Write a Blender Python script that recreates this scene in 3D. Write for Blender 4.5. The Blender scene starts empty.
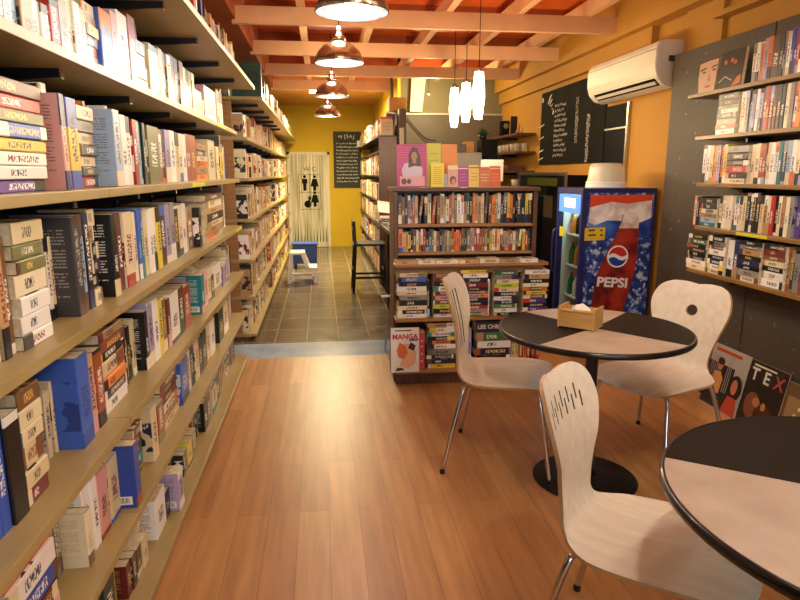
import bpy, bmesh, math, random
from mathutils import Vector, Matrix
PI = math.pi
rnd = random.Random(7)
scn = bpy.context.scene
C = scn.collection
# ------------------------------------------------------------------ camera
F = 620.0; CH = 1.45
_vx, _vy = 321 - 400, 300 - 173
_d = Vector((_vx, _vy, -F)).normalized()
PITCH = math.atan2(_d.y, -_d.z)
_z = Vector((0, math.cos(PITCH), math.sin(PITCH)))
_x = _d.cross(_z)
_fwd = Vector((-_x.z, -_d.z, -_z.z))
cam = bpy.data.cameras.new('camera'); camo = bpy.data.objects.new('camera', cam); C.objects.link(camo)
cam.sensor_width = 36; cam.lens = F / 800 * 36; cam.clip_start = .05
camo.location = (0, 0, CH)
camo.rotation_euler = (PI/2 - PITCH, 0, -math.atan2(_fwd.x, _fwd.y))
scn.camera = camo

def ray(px, py):
    d = Vector((px - 400, 300 - py, -F))
    return Vector((_x.dot(d), _d.dot(d), _z.dot(d)))
def at(px, py, x=None, y=None, z=None):
    "the point of a real plane (x, y or z constant) seen at a place of the photograph"
    r = ray(px, py)
    t = x / r.x if x is not None else y / r.y if y is not None else (z - CH) / r.z
    return Vector((0, 0, CH)) + r * t
def proj(p):
    v = Vector(p) - Vector((0, 0, CH))
    c = _x * v.x + _d * v.y + _z * v.z
    if c.z > -.05: return None
    return (400 + c.x / -c.z * F, 300 - c.y / -c.z * F)

# ------------------------------------------------------------------ materials
def nt_new(name):
    m = bpy.data.materials.new(name); m.use_nodes = True
    return m, m.node_tree.nodes, m.node_tree.links, m.node_tree.nodes['Principled BSDF']
def lin(c):
    if isinstance(c, str):
        c = tuple(int(c[i:i+2], 16) / 255 for i in (0, 2, 4))
    return tuple((v / 12.92 if v <= .04045 else ((v + .055) / 1.055) ** 2.4) for v in c) + (1,)
def pm(name, col, rough=.5, metal=0, var=.08, scale=8, bump=0, col2=None, stretch=(1, 1, 1), spec=None, coat=0, detail=4):
    m, N, L, b = nt_new(name)
    b.inputs['Roughness'].default_value = rough; b.inputs['Metallic'].default_value = metal
    if spec is not None: b.inputs['Specular IOR Level'].default_value = spec
    if coat: b.inputs['Coat Weight'].default_value = coat; b.inputs['Coat Roughness'].default_value = .12
    tc = N.new('ShaderNodeTexCoord'); mp = N.new('ShaderNodeMapping'); mp.inputs['Scale'].default_value = stretch
    nz = N.new('ShaderNodeTexNoise'); nz.inputs['Scale'].default_value = scale; nz.inputs['Detail'].default_value = detail
    L.new(tc.outputs['Object'], mp.inputs[0]); L.new(mp.outputs[0], nz.inputs['Vector'])
    rp = N.new('ShaderNodeValToRGB'); c = lin(col)
    c2 = lin(col2) if col2 else tuple(v * (1 - var * 2) for v in c[:3]) + (1,)
    rp.color_ramp.elements[0].position = .3; rp.color_ramp.elements[1].position = .7
    rp.color_ramp.elements[0].color = c2; rp.color_ramp.elements[1].color = c
    L.new(nz.outputs['Fac'], rp.inputs[0]); L.new(rp.outputs[0], b.inputs['Base Color'])
    if bump:
        bp = N.new('ShaderNodeBump'); bp.inputs['Strength'].default_value = bump; bp.inputs['Distance'].default_value = .01
        L.new(nz.outputs['Fac'], bp.inputs['Height']); L.new(bp.outputs[0], b.inputs['Normal'])
    return m
def emit(name, col, s):
    m, N, L, b = nt_new(name)
    b.inputs['Base Color'].default_value = lin(col); b.inputs['Emission Color'].default_value = lin(col)
    b.inputs['Emission Strength'].default_value = s
    return m
def glass(name, col='ffffff', rough=.02, alpha=.15):
    m, N, L, b = nt_new(name)
    tr = N.new('ShaderNodeBsdfTransparent'); tr.inputs[0].default_value = lin(col)
    gl = N.new('ShaderNodeBsdfGlossy'); gl.inputs['Roughness'].default_value = rough
    mx = N.new('ShaderNodeMixShader'); lw = N.new('ShaderNodeLayerWeight'); lw.inputs[0].default_value = alpha
    ge = N.new('ShaderNodeNewGeometry'); mm = N.new('ShaderNodeMath'); mm.operation = 'MULTIPLY'; inv = N.new('ShaderNodeMath'); inv.operation = 'SUBTRACT'; inv.inputs[0].default_value = 1
    L.new(ge.outputs['Backfacing'], inv.inputs[1]); L.new(lw.outputs['Fresnel'], mm.inputs[0]); L.new(inv.outputs[0], mm.inputs[1]); L.new(mm.outputs[0], mx.inputs[0]); L.new(tr.outputs[0], mx.inputs[1]); L.new(gl.outputs[0], mx.inputs[2])
    L.new(mx.outputs[0], N['Material Output'].inputs[0])
    return m

M = {}
def shelf_wood(name, a, b_, str_):
    return pm(name, a, .38, col2=b_, scale=14, stretch=str_, bump=.05)
M['shelf'] = shelf_wood('shelf_laminate', 'a8925f', '9a844f', (1, .3, 1))
M['case'] = shelf_wood('dark_wood', '6b4427', '4c2c17', (6, 6, .6))
M['caseshelf'] = shelf_wood('case_shelf_wood', 'a87844', '8c6033', (.5, 6, 6))
M['rshelf'] = shelf_wood('wall_shelf_wood', '9c7438', '7c5826', (6, .6, 6))
M['black'] = pm('black_steel', '17161a', .4, metal=.3)
M['rim'] = pm('black_rim', '121115', .28, coat=.4)
M['tblack'] = pm('table_black_laminate', '150e09', .5, scale=30, var=.15, spec=.25)
M['tbeige'] = pm('table_beige_laminate', 'c4b3a0', .4, col2='ae9b87', scale=9, detail=8)
M['birch'] = pm('birch_plywood', 'eee4d0', .38, col2='e2d5ba', scale=5, stretch=(.8, 7, 5), coat=.15)
M['plyedge'] = pm('plywood_edge', 'b58c5e', .5, scale=60)
M['chrome'] = pm('chrome', 'd8d8dc', .12, metal=1, var=.02)
M['rubber'] = pm('black_rubber', '141212', .7)
M['white_plastic'] = pm('white_plastic', 'e8e4da', .4, var=.02)
M['blue_plastic'] = pm('blue_plastic', '2c4f9c', .4, var=.05)
M['mustard'] = pm('mustard_wall_paint', 'bb872e', .75, scale=2.5, var=.05, bump=.03)
M['yellow'] = pm('yellow_wall_paint', 'c2a318', .75, scale=2.5, var=.05, bump=.03)
M['olive'] = pm('olive_wall_paint', '7d7350', .7, scale=3, var=.06)
M['brownwall'] = pm('brown_wall_paint', '5f5443', .6, scale=3, var=.08)
M['white_wall'] = pm('pale_wall_paint', 'cfc7b0', .8, var=.04)
M['beam'] = pm('beam_paint', 'e2b283', .55, scale=5, var=.06)
M['ceil'] = pm('warm_lit_ceiling_board', 'e87228', .6, scale=1.6, col2='cc5618', detail=2)  # orange of the warm lamp light put into the board colour
M['ceil_back'] = pm('ceiling_board_pale', 'd9a24a', .7)
M['soffit'] = pm('soffit_board', '9c4a1a', .6)
M['upright'] = pm('grey_upright', '8e8578', .5, metal=.2)
M['panel'] = None
M['kraft'] = pm('carton', 'b07c40', .7)
M['bracket'] = pm('bracket_steel', '34323a', .35, metal=.8)
M['steel'] = pm('brushed_steel', 'b8b4aa', .3, metal=1, scale=20, stretch=(1, 1, 12))
M['navy'] = pm('navy_fridge_paint', '1d1f5e', .35, coat=.3)
M['ac'] = pm('air_conditioner_plastic', 'ded8c8', .35, var=.02)
M['dark'] = pm('dark_recess', '0a0908', .7, spec=.15)
M['dkgrey'] = pm('dark_grey_plastic', '3a3834', .5)
M['grey'] = pm('grey_plastic', '7c776c', .45)
M['paper'] = pm('white_paper', 'efe9db', .8, var=.02)
M['boxwood'] = pm('box_wood', 'c99f5f', .45, col2='b38748', scale=6, stretch=(1, 8, 8))
M['slot_shade'] = pm('slot_shade_dark', '4a3620', .7)  # shade inside the backrest slits put into the cut wood colour
M['chalk'] = pm('chalk', 'd9d6c6', .9, var=.1)
M['door'] = pm('pale_door', 'd6cfae', .6, scale=3, col2='8b8668', stretch=(14, 1, .35), detail=2)
M['leaf'] = pm('leaf_green', '2f5a22', .6, scale=20)
M['tag'] = pm('yellow_tag', 'd8d21c', .6)
M['clear'] = glass('clear_glass', 'e8f0f0')
def frosted(name, col, a):
    m, N, L, b = nt_new(name); b.inputs['Base Color'].default_value = lin(col); b.inputs['Roughness'].default_value = .25; b.inputs['Alpha'].default_value = a
    return m
M['tub'] = frosted('frosted_plastic', 'e6dcc4', .5)

def card(name, col, rough=.4):
    k = 'card_' + name
    if k not in M: M[k] = pm(k, col, rough, var=.03, scale=25)
    return M[k]
def noise_paint(name, cols, scale, rough=.35, stretch=(1, 1, 1), detail=6):
    m, N, L, b = nt_new(name); b.inputs['Roughness'].default_value = rough
    tc = N.new('ShaderNodeTexCoord'); mp = N.new('ShaderNodeMapping'); mp.inputs['Scale'].default_value = stretch
    nz = N.new('ShaderNodeTexNoise'); nz.inputs['Scale'].default_value = scale; nz.inputs['Detail'].default_value = detail
    rp = N.new('ShaderNodeValToRGB'); e = rp.color_ramp.elements
    while len(e) < len(cols): e.new(.5)
    for i, (p, c) in enumerate(cols): e[i].position = p; e[i].color = lin(c)
    L.new(tc.outputs['Object'], mp.inputs[0]); L.new(mp.outputs[0], nz.inputs['Vector'])
    L.new(nz.outputs['Fac'], rp.inputs[0]); L.new(rp.outputs[0], b.inputs['Base Color'])
    return m
M['panel'] = noise_paint('flecked_panel_paint', [(0, '40362a'), (.73, '4a3f31'), (.77, '8f8776'), (1, 'b5ad9a')], 30, .6, detail=1)
M['splash'] = noise_paint('splash_print', [(.35, '141f5c'), (.52, '1f3f8e'), (.58, '8ea4c2'), (.66, 'c4cfdc')], 15)
M['sky_print'] = noise_paint('sky_print', [(.4, '1c3688'), (.55, '3a6cb8'), (.75, '6f96c8')], 6)
M['cola'] = noise_paint('cola_print', [(.35, '4a120c'), (.5, '8e2416'), (.7, 'b23a22')], 9)

# floor laminate: planks run along the room
def floor_wood():
    m, N, L, b = nt_new('laminate_floor')
    b.inputs['Roughness'].default_value = .38
    tc = N.new('ShaderNodeTexCoord'); mp = N.new('ShaderNodeMapping'); mp.inputs['Rotation'].default_value = (0, 0, PI/2)
    L.new(tc.outputs['Object'], mp.inputs[0])
    br = N.new('ShaderNodeTexBrick'); br.offset = .37; br.inputs['Scale'].default_value = 1
    br.inputs['Brick Width'].default_value = 1.25; br.inputs['Row Height'].default_value = .13
    br.inputs['Mortar Size'].default_value = .0012; br.inputs['Mortar Smooth'].default_value = .3
    br.inputs['Color1'].default_value = lin('c8965a'); br.inputs['Color2'].default_value = lin('b5804a'); br.inputs['Mortar'].default_value = lin('8a5c34')
    L.new(mp.outputs[0], br.inputs['Vector'])
    m2 = N.new('ShaderNodeMapping'); m2.inputs['Scale'].default_value = (9, .7, 1); L.new(tc.outputs['Object'], m2.inputs[0])
    nz = N.new('ShaderNodeTexNoise'); nz.inputs['Scale'].default_value = 3; nz.inputs['Detail'].default_value = 8; L.new(m2.outputs[0], nz.inputs['Vector'])
    rp = N.new('ShaderNodeValToRGB'); rp.color_ramp.elements[0].position = .3; rp.color_ramp.elements[1].position = .72
    rp.color_ramp.elements[0].color = (.62, .55, .5, 1); rp.color_ramp.elements[1].color = (1.05, 1, 1, 1)
    L.new(nz.outputs['Fac'], rp.inputs[0])
    mx = N.new('ShaderNodeMix'); mx.data_type = 'RGBA'; mx.blend_type = 'MULTIPLY'; mx.inputs[0].default_value = .75
    L.new(br.outputs['Color'], mx.inputs[6]); L.new(rp.outputs[0], mx.inputs[7]); L.new(mx.outputs[2], b.inputs['Base Color'])
    return m
def tile_mat():
    m, N, L, b = nt_new('dark_floor_tile')
    tc = N.new('ShaderNodeTexCoord')
    br = N.new('ShaderNodeTexBrick'); br.offset = 0; br.inputs['Scale'].default_value = 1
    mp = N.new('ShaderNodeMapping'); mp.inputs['Location'].default_value = (.16, .38, 0); L.new(tc.outputs['Object'], mp.inputs[0])
    br.inputs['Brick Width'].default_value = .28; br.inputs['Row Height'].default_value = .44
    br.inputs['Mortar Size'].default_value = .006; br.inputs['Mortar Smooth'].default_value = .2
    br.inputs['Color1'].default_value = lin('6c6050'); br.inputs['Color2'].default_value = lin('5c5244'); br.inputs['Mortar'].default_value = lin('96917f')
    L.new(mp.outputs[0], br.inputs['Vector']); L.new(br.outputs['Color'], b.inputs['Base Color'])
    nz = N.new('ShaderNodeTexNoise'); nz.inputs['Scale'].default_value = 5; L.new(tc.outputs['Object'], nz.inputs['Vector'])
    mr = N.new('ShaderNodeMapRange'); mr.inputs[3].default_value = .12; mr.inputs[4].default_value = .28
    L.new(nz.outputs['Fac'], mr.inputs[0]); L.new(mr.outputs[0], b.inputs['Roughness'])
    return m
M['floor'] = floor_wood(); M['tile'] = tile_mat()

# one printed-cover material for every book; colours come from each book's own attributes
def book_mat():
    m, N, L, b = nt_new('printed_book_cover'); b.inputs['Roughness'].default_value = .36
    def math_(op, a, c=None, d=None):
        n = N.new('ShaderNodeMath'); n.operation = op
        for i, v in enumerate((a, c, d)):
            if v is None: continue
            if isinstance(v, (int, float)): n.inputs[i].default_value = v
            else: L.new(v, n.inputs[i])
        return n.outputs[0]
    at1 = N.new('ShaderNodeAttribute'); at1.attribute_name = 'c1'
    at2 = N.new('ShaderNodeAttribute'); at2.attribute_name = 'c2'
    at3 = N.new('ShaderNodeAttribute'); at3.attribute_name = 'c3'
    sd = N.new('ShaderNodeAttribute'); sd.attribute_name = 'seed'; s = sd.outputs['Fac']
    uv = N.new('ShaderNodeUVMap'); uv.uv_map = 'UVMap'
    sp = N.new('ShaderNodeSeparateXYZ'); L.new(uv.outputs[0], sp.inputs[0]); u0 = sp.outputs[0]; v = sp.outputs[1]
    cover = math_('GREATER_THAN', u0, 1.5)
    u = math_('FRACT', u0)
    fr = lambda k: math_('FRACT', math_('MULTIPLY', s, k))
    r1, r2, r3, r4 = fr(7.13), fr(13.77), fr(29.31), fr(51.9)
    AND = lambda *a: a[0] if len(a) == 1 else math_('MULTIPLY', a[0], AND(*a[1:]))
    gt = lambda a, c: math_('GREATER_THAN', a, c); lt = lambda a, c: math_('LESS_THAN', a, c)
    # spine band and title lettering
    band = AND(lt(v, math_('MULTIPLY_ADD', r1, .25, .06)), gt(r2, .45))
    band2 = AND(gt(v, math_('SUBTRACT', .97, math_('MULTIPLY', r3, .3))), gt(r4, .6))
    cb = N.new('ShaderNodeCombineXYZ'); L.new(math_('MULTIPLY', u, 3.2), cb.inputs[0])
    L.new(math_('MULTIPLY_ADD', v, 34, math_('MULTIPLY', s, 90)), cb.inputs[1])
    nz = N.new('ShaderNodeTexNoise'); nz.noise_dimensions = '2D'; nz.inputs['Scale'].default_value = 1; nz.inputs['Detail'].default_value = 3
    L.new(cb.outputs[0], nz.inputs['Vector'])
    title = AND(gt(nz.outputs['Fac'], .5), lt(math_('ABSOLUTE', math_('SUBTRACT', u, .5)), .24),
                gt(v, .3), lt(v, math_('MULTIPLY_ADD', r4, .4, .5)))
    # covers: lines of print, or a picture block
    row = math_('MULTIPLY', v, 30); rowi = math_('FLOOR', row)
    cl = N.new('ShaderNodeCombineXYZ'); L.new(math_('MULTIPLY', u, 22), cl.inputs[0]); L.new(math_('MULTIPLY', rowi, 5.3), cl.inputs[1])
    nl = N.new('ShaderNodeTexNoise'); nl.noise_dimensions = '2D'; nl.inputs['Scale'].default_value = 1; L.new(cl.outputs[0], nl.inputs['Vector'])
    lines = AND(lt(math_('FRACT', row), .42), gt(nl.outputs['Fac'], .4), gt(u, .12), lt(u, .88), gt(v, .2), lt(v, .9),
                gt(math_('FRACT', math_('MULTIPLY', rowi, .145)), .16))
    pic = N.new('ShaderNodeTexNoise'); pic.noise_dimensions = '2D'; pic.inputs['Scale'].default_value = 1; pic.inputs['Detail'].default_value = 4
    cp = N.new('ShaderNodeCombineXYZ'); L.new(math_('MULTIPLY_ADD', u, 3, math_('MULTIPLY', s, 77)), cp.inputs[0]); L.new(math_('MULTIPLY', v, 4), cp.inputs[1])
    L.new(cp.outputs[0], pic.inputs['Vector'])
    picm = AND(gt(pic.outputs['Fac'], .5), gt(v, .2), lt(v, .75))
    isl = gt(r1, .5)
    covm = math_('ADD', math_('MULTIPLY', isl, math_('MULTIPLY', lines, .65)), math_('MULTIPLY', math_('SUBTRACT', 1, isl), picm))
    notc = math_('SUBTRACT', 1, cover)
    bandm = AND(notc, math_('MAXIMUM', band, band2))
    titm = math_('ADD', AND(notc, title), AND(cover, covm))
    m1 = N.new('ShaderNodeMix'); m1.data_type = 'RGBA'; L.new(bandm, m1.inputs[0]); L.new(at1.outputs['Color'], m1.inputs[6]); L.new(at2.outputs['Color'], m1.inputs[7])
    m2 = N.new('ShaderNodeMix'); m2.data_type = 'RGBA'; L.new(titm, m2.inputs[0]); L.new(m1.outputs[2], m2.inputs[6]); L.new(at3.outputs['Color'], m2.inputs[7])
    L.new(m2.outputs[2], b.inputs['Base Color'])
    return m
M['book'] = book_mat()
M['pages'] = noise_paint('page_edges', [(.3, 'c9b78f'), (.7, 'e6d9b6')], 60, .85, (1, 1, 1))

# ------------------------------------------------------------------ mesh helpers
class MB:
    def __init__(s): s.bm = bmesh.new(); s.mats = []
    def mi(s, m):
        if m is None: return 0
        if m not in s.mats: s.mats.append(m)
        return s.mats.index(m)
    def box(s, x0, x1, y0, y1, z0, z1, m=None, mat=None, bev=0):
        v = [s.bm.verts.new((mat @ Vector(p)) if mat else p) for p in
             [(x0,y0,z0),(x1,y0,z0),(x1,y1,z0),(x0,y1,z0),(x0,y0,z1),(x1,y0,z1),(x1,y1,z1),(x0,y1,z1)]]
        k = s.mi(m); fs = []
        for f in [(0,3,2,1),(4,5,6,7),(0,1,5,4),(1,2,6,5),(2,3,7,6),(3,0,4,7)]:
            q = s.bm.faces.new([v[i] for i in f]); q.material_index = k; fs.append(q)
        if bev:
            es = list({e for f in fs for e in f.edges})
            bmesh.ops.bevel(s.bm, geom=es, offset=bev, segments=2, affect='EDGES', profile=.6)
        return s
    def prism(s, pts, h, m=None, mat=None):
        "polygon (x,y) extruded from z=0 to z=h"
        k = s.mi(m); T = mat or Matrix()
        a = [s.bm.verts.new(T @ Vector((x, y, 0))) for x, y in pts]; b = [s.bm.verts.new(T @ Vector((x, y, h))) for x, y in pts]
        n = len(pts)
        for f in [list(reversed(a)), b] + [[a[i], a[(i+1) % n], b[(i+1) % n], b[i]] for i in range(n)]:
            s.bm.faces.new(f).material_index = k
        return s
    def lathe(s, prof, m=None, seg=32, mat=None, cap=True):
        k = s.mi(m); T = mat or Matrix(); rings = []
        for r, z in prof:
            if r < 1e-5: rings.append([s.bm.verts.new(T @ Vector((0, 0, z)))])
            else: rings.append([s.bm.verts.new(T @ Vector((r*math.cos(2*PI*i/seg), r*math.sin(2*PI*i/seg), z))) for i in range(seg)])
        for a, b in zip(rings, rings[1:]):
            for i in range(seg):
                j = (i + 1) % seg
                if len(a) == 1 and len(b) == 1: continue
                if len(a) == 1: f = s.bm.faces.new((a[0], b[j], b[i]))
                elif len(b) == 1: f = s.bm.faces.new((a[i], a[j], b[0]))
                else: f = s.bm.faces.new((a[i], a[j], b[j], b[i]))
                f.material_index = k; f.smooth = True
        return s
    def tube(s, path, r, m=None, seg=10, smooth=True, r2=None):
        k = s.mi(m); P = [Vector(p) for p in path]
        if smooth and len(P) > 2: P = catmull(P, 6)
        rings = []; up = None; n = len(P)
        for i, p in enumerate(P):
            t = (P[min(i+1, n-1)] - P[max(i-1, 0)]).normalized()
            if up is None: up = t.orthogonal().normalized()
            up = (up - t * up.dot(t)).normalized(); w = t.cross(up)
            rr = r if r2 is None else r + (r2 - r) * i / (n - 1)
            rings.append([s.bm.verts.new(p + (up*math.cos(2*PI*j/seg) + w*math.sin(2*PI*j/seg)) * rr) for j in range(seg)])
        for a, b in zip(rings, rings[1:]):
            for j in range(seg):
                f = s.bm.faces.new((a[j], a[(j+1) % seg], b[(j+1) % seg], b[j])); f.material_index = k; f.smooth = True
        s.bm.faces.new(list(reversed(rings[0]))).material_index = k; s.bm.faces.new(rings[-1]).material_index = k
        return s
    def build(s, name, m=None, parent=None, loc=None):
        bmesh.ops.recalc_face_normals(s.bm, faces=s.bm.faces)
        me = bpy.data.meshes.new(name); s.bm.to_mesh(me); s.bm.free()
        for q in (s.mats or [m or M['paper']]): me.materials.append(q)
        if s.mats and m and m not in s.mats: pass
        o = bpy.data.objects.new(name, me); C.objects.link(o)
        if parent is not None: o.parent = parent
        if loc: o.location = loc
        return o
def catmull(P, k):
    out = []; n = len(P)
    for i in range(n - 1):
        a, b, c, d = P[max(i-1, 0)], P[i], P[i+1], P[min(i+2, n-1)]
        for j in range(k):
            t = j / k
            out.append(.5 * ((2*b) + (c-a)*t + (2*a-5*b+4*c-d)*t*t + (3*b-a-3*c+d)*t**3))
    out.append(P[-1]); return out
def obx(name, x0, x1, y0, y1, z0, z1, m, parent=None, bev=0):
    return MB().box(x0, x1, y0, y1, z0, z1, m, bev=bev).build(name, m, parent)
def tag(o, label, cat, group=None):
    o['label'] = label; o['category'] = cat
    if group: o['group'] = group
    return o
def empty(name, loc=(0, 0, 0), rz=0, label=None, cat=None, group=None):
    o = bpy.data.objects.new(name, None); C.objects.link(o); o.location = loc; o.rotation_euler = (0, 0, rz)
    o.empty_display_size = .05
    if label: tag(o, label, cat, group)
    return o
def struct(o): o['kind'] = 'structure'; return o
def kids(o): return [c for c in bpy.data.objects if c.parent == o]
def copy_tree(o, parent=None):
    c = o.copy(); C.objects.link(c); c.parent = parent
    for ch in kids(o): copy_tree(ch, c)
    return c
def baked(o):
    "replace an object's mesh by its evaluated mesh, modifiers applied"
    dg = bpy.context.evaluated_depsgraph_get(); dg.update()
    me = bpy.data.meshes.new_from_object(o.evaluated_get(dg)); o.modifiers.clear(); o.data = me
    return o
def text(s, size, mat, m, parent=None, name='lettering', depth=.0008, align='CENTER', shear=0, bold=0, sx=1):
    cu = bpy.data.curves.new('t', 'FONT'); cu.body = s; cu.size = size; cu.extrude = depth; cu.align_x = align; cu.align_y = 'CENTER'
    cu.shear = shear; cu.offset = bold; cu.resolution_u = 3
    t = bpy.data.objects.new('t', cu); C.objects.link(t)
    dg = bpy.context.evaluated_depsgraph_get(); dg.update()
    me = bpy.data.meshes.new_from_object(t.evaluated_get(dg)); me.name = name
    bpy.data.objects.remove(t); bpy.data.curves.remove(cu)
    me.transform(mat @ Matrix.Diagonal((sx, 1, 1, 1))); me.materials.clear(); me.materials.append(m)
    o = bpy.data.objects.new(name, me); C.objects.link(o)
    if parent is not None: o.parent = parent
    return o
T = Matrix.Translation
def R(a, ax): return Matrix.Rotation(a, 4, ax)
FACE_MY = R(PI/2, 'X')                    # text plane facing -Y
FACE_MX = R(-PI/2, 'Z') @ R(PI/2, 'X')    # text plane facing -X
FACE_PX = R(PI/2, 'Z') @ R(PI/2, 'X')     # text plane facing +X

# ------------------------------------------------------------------ the room
WX = 2.62; LX = -.95; BY = 12.5; TY = 4.85; CZ = 2.98; FY = -2.6
struct(obx('floor', LX-.1, 5.2, FY-.1, TY, -.1, 0, M['floor']))
struct(obx('floor_tiles', LX-.1, 5.2, 5.30, BY+.1, -.1, -.0015, M['tile']))
struct(obx('floor_cool_glare_strip', LX-.1, 5.2, TY, 5.30, -.1, -.0012, pm('tile_cool_glare', 'a6bcd4', .22, col2='8fa8c4', scale=5)))  # bluish glare of cool lamp light put into this tile strip's colour
struct(obx('wall_left', LX-.1, LX, FY, BY, 0, CZ, pm('wall_shade_paint', '3c372f', .8)))  # paint darkened to put shade into the gaps behind the books
w = MB(); w.box(WX, WX+.15, FY, 3.56, 0, CZ, M['mustard']); w.box(WX, WX+.15, 3.56, 9.1, 0, CZ, M['mustard'])
struct(w.build('wall_right'))
struct(obx('wall_back', LX-.1, 1.3, BY, BY+.1, 0, CZ, M['yellow']))
wk = MB(); wk.box(1.0, WX+.1, 9.05, 9.15, 0, 2.26, M['brownwall']); wk.box(1.0, WX+.1, 9.09, 9.15, 2.28, CZ, M['olive'])
wk.box(1.0, WX+.1, 9.03, 9.09, 2.26, 2.285, M['tbeige'])
struct(wk.build('wall_kitchen'))
struct(obx('wall_corridor', .99, 1.08, 8.02, BY, 0, 2.24, M['brownwall']))
struct(obx('wall_corridor_top', 1.04, 1.08, 8.6, BY, 2.24, CZ, M['yellow']))
# slanting wall piece above the partition, lamp light put into its pale colour
sl = MB(); sl.prism([(0, 0), (.17, 0), (.24, .62), (.03, .62)], .04, M['white_wall'], T((1.26, 9.0, 2.29)) @ R(PI/2, 'X'))
struct(sl.build('trim_lit_wall_patch'))
# front wall with an assumed, unseen shop window opening behind the viewer
wf = MB(); wf.box(LX-.1, 2.8, FY-.1, FY, 0, .5); wf.box(LX-.1, 2.8, FY-.1, FY, 2.35, CZ); wf.box(LX-.1, -.6, FY-.1, FY, .5, 2.35); wf.box(2.3, 2.8, FY-.1, FY, .5, 2.35)
struct(wf.build('wall_front', M['white_wall']))
# ledges along the right wall
led = MB(); led.box(WX-.06, WX, 4.82, 9.05, 2.41, CZ-.4, M['mustard']); led.box(WX-.03, WX, 3.98, 4.4, 2.27, CZ-.4, M['mustard'])
led.box(WX-.09, WX, FY, 4.0, 2.425, 2.46, M['mustard']); led.box(WX-.13, WX, FY, 9.05, CZ-.42, CZ, M['mustard'])
struct(led.build('trim_wall_ledge'))
# ceiling
struct(obx('ceiling', LX-.1, WX+.15, FY-.1, 9.6, 2.95, 3.02, M['ceil']))
struct(obx('ceiling_back', LX-.1, WX+.15, 9.6, BY+.1, 2.72, 2.78, M['ceil_back']))
struct(obx('trim_ceiling_step', LX-.1, WX+.15, 9.57, 9.62, 2.72, 2.96, M['beam']))
struct(obx('trim_soffit', LX, -.63, FY, 9.6, 2.62, 2.95, M['soffit']))
for i, y in enumerate([-1.4, -.1, 1.25, 2.6, 3.98, 5.28, 6.58, 7.9, 9.2]):
    b = MB(); b.box(-.66, WX-.01, y, y+.05, 2.595, 2.725, M['beam'])
    struct(b.build('trim_beam'))
for i, x in enumerate([-.72, -.13, .47, 1.06, 1.65, 2.24]):
    b = MB(); b.box(x-.03, x+.03, FY, 9.55, 2.725, 2.84, M['beam'])
    struct(b.build('trim_joist'))
for y in [2.0, 3.4, 4.7, 6.0, 7.3, 8.6]:
    struct(obx('trim_batten', LX, WX, y, y+.035, 2.84, 2.95, M['soffit']))
struct(obx('baseboard_left', LX, LX+.015, FY, BY, 0, .08, M['case']))

# ------------------------------------------------------------------ books
PAL = {
 'cream': ('e2d2ab', 'd8c59a', 'eadcb8'), 'white': ('eee8de', 'e6e2da', 'f2eee6'), 'tan': ('b48f62', 'a8855c', 'c39b68'),
 'brown': ('6e4a30', '5e3e28', '7c5436'), 'black': ('0f0e10', '161416', '0b0a0c'), 'navy': ('1e2550', '232b62', '1a2044'),
 'blue': ('2f55b4', '3a62c0', '2748a0'), 'pale blue': ('9db4cc', 'a9bdd0', '8ea8c4'), 'teal': ('1f7f86', '2a8a88', '1c7078'),
 'green': ('3d6b3a', '4b7a44', '2f5a36'), 'olive': ('7c7a48', '6f6e44', '888454'), 'yellow': ('e2c63a', 'dcbc30', 'e8d050'),
 'orange': ('d9752c', 'd06a26', 'e28436'), 'red': ('b02a24', 'bc352a', '9c2420'), 'maroon': ('6a1f22', '742628', '5e1c20'),
 'pink': ('dca69e', 'e2b4a8', 'd49a92'), 'purple': ('5a3a86', '674694', '4c3276'), 'lilac': ('a898b8', 'b4a4c2', '9c8cae'),
 'grey': ('8f8b86', '9a9690', '827e7a'), 'charcoal': ('363438', '403e40', '2e2c30'), 'rust': ('9c4a2c', 'a85432', '8c4026'),
 'dark green': ('1f3d30', '264638', '1a342a'), 'lime': ('b8c83c', 'c0cf48', 'a8ba34')}
MIX = dict(near='cream*8 white*8 tan*4 brown*4 black*7 navy*2 blue teal yellow orange*2 red pink lilac grey*3 charcoal*3 rust*2 maroon pale_blue olive*2',
           far='cream*9 white*5 tan*5 brown*3 black*3 navy blue orange*2 red*2 olive*2 green grey*2 rust*2 pale_blue yellow',
           case='cream*8 white*3 tan*6 brown*5 black*4 navy orange*4 red*2 rust*4 olive*3 grey*2 dark_green yellow charcoal*3',
           stack='black*8 white*6 cream*5 brown*3 navy*3 green maroon purple tan*3 olive grey*2 yellow charcoal*3',
           right='cream*6 white*3 black*6 navy*2 red*2 orange*2 purple grey*2 charcoal*4 tan*3 brown*4 rust*3 maroon pale_blue')
def mixlist(s):
    o = []
    for w in s.split():
        n, _, k = w.partition('*'); o += [n.replace('_', ' ')] * int(k or 1)
    return o
MIX = {k: mixlist(v) for k, v in MIX.items()}
LIGHT = {'cream', 'white', 'tan', 'yellow', 'pink', 'pale blue', 'lime', 'lilac', 'orange', 'grey'}
BOOKS = []
ROWS = {}
def rowmat(ori, s, out, z):
    if ori == 'L': return T((out, s, z))
    if ori == 'C': return T((s, out, z)) @ R(-PI/2, 'Z')
    return T((out, -s, z)) @ R(PI, 'Z')
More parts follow.
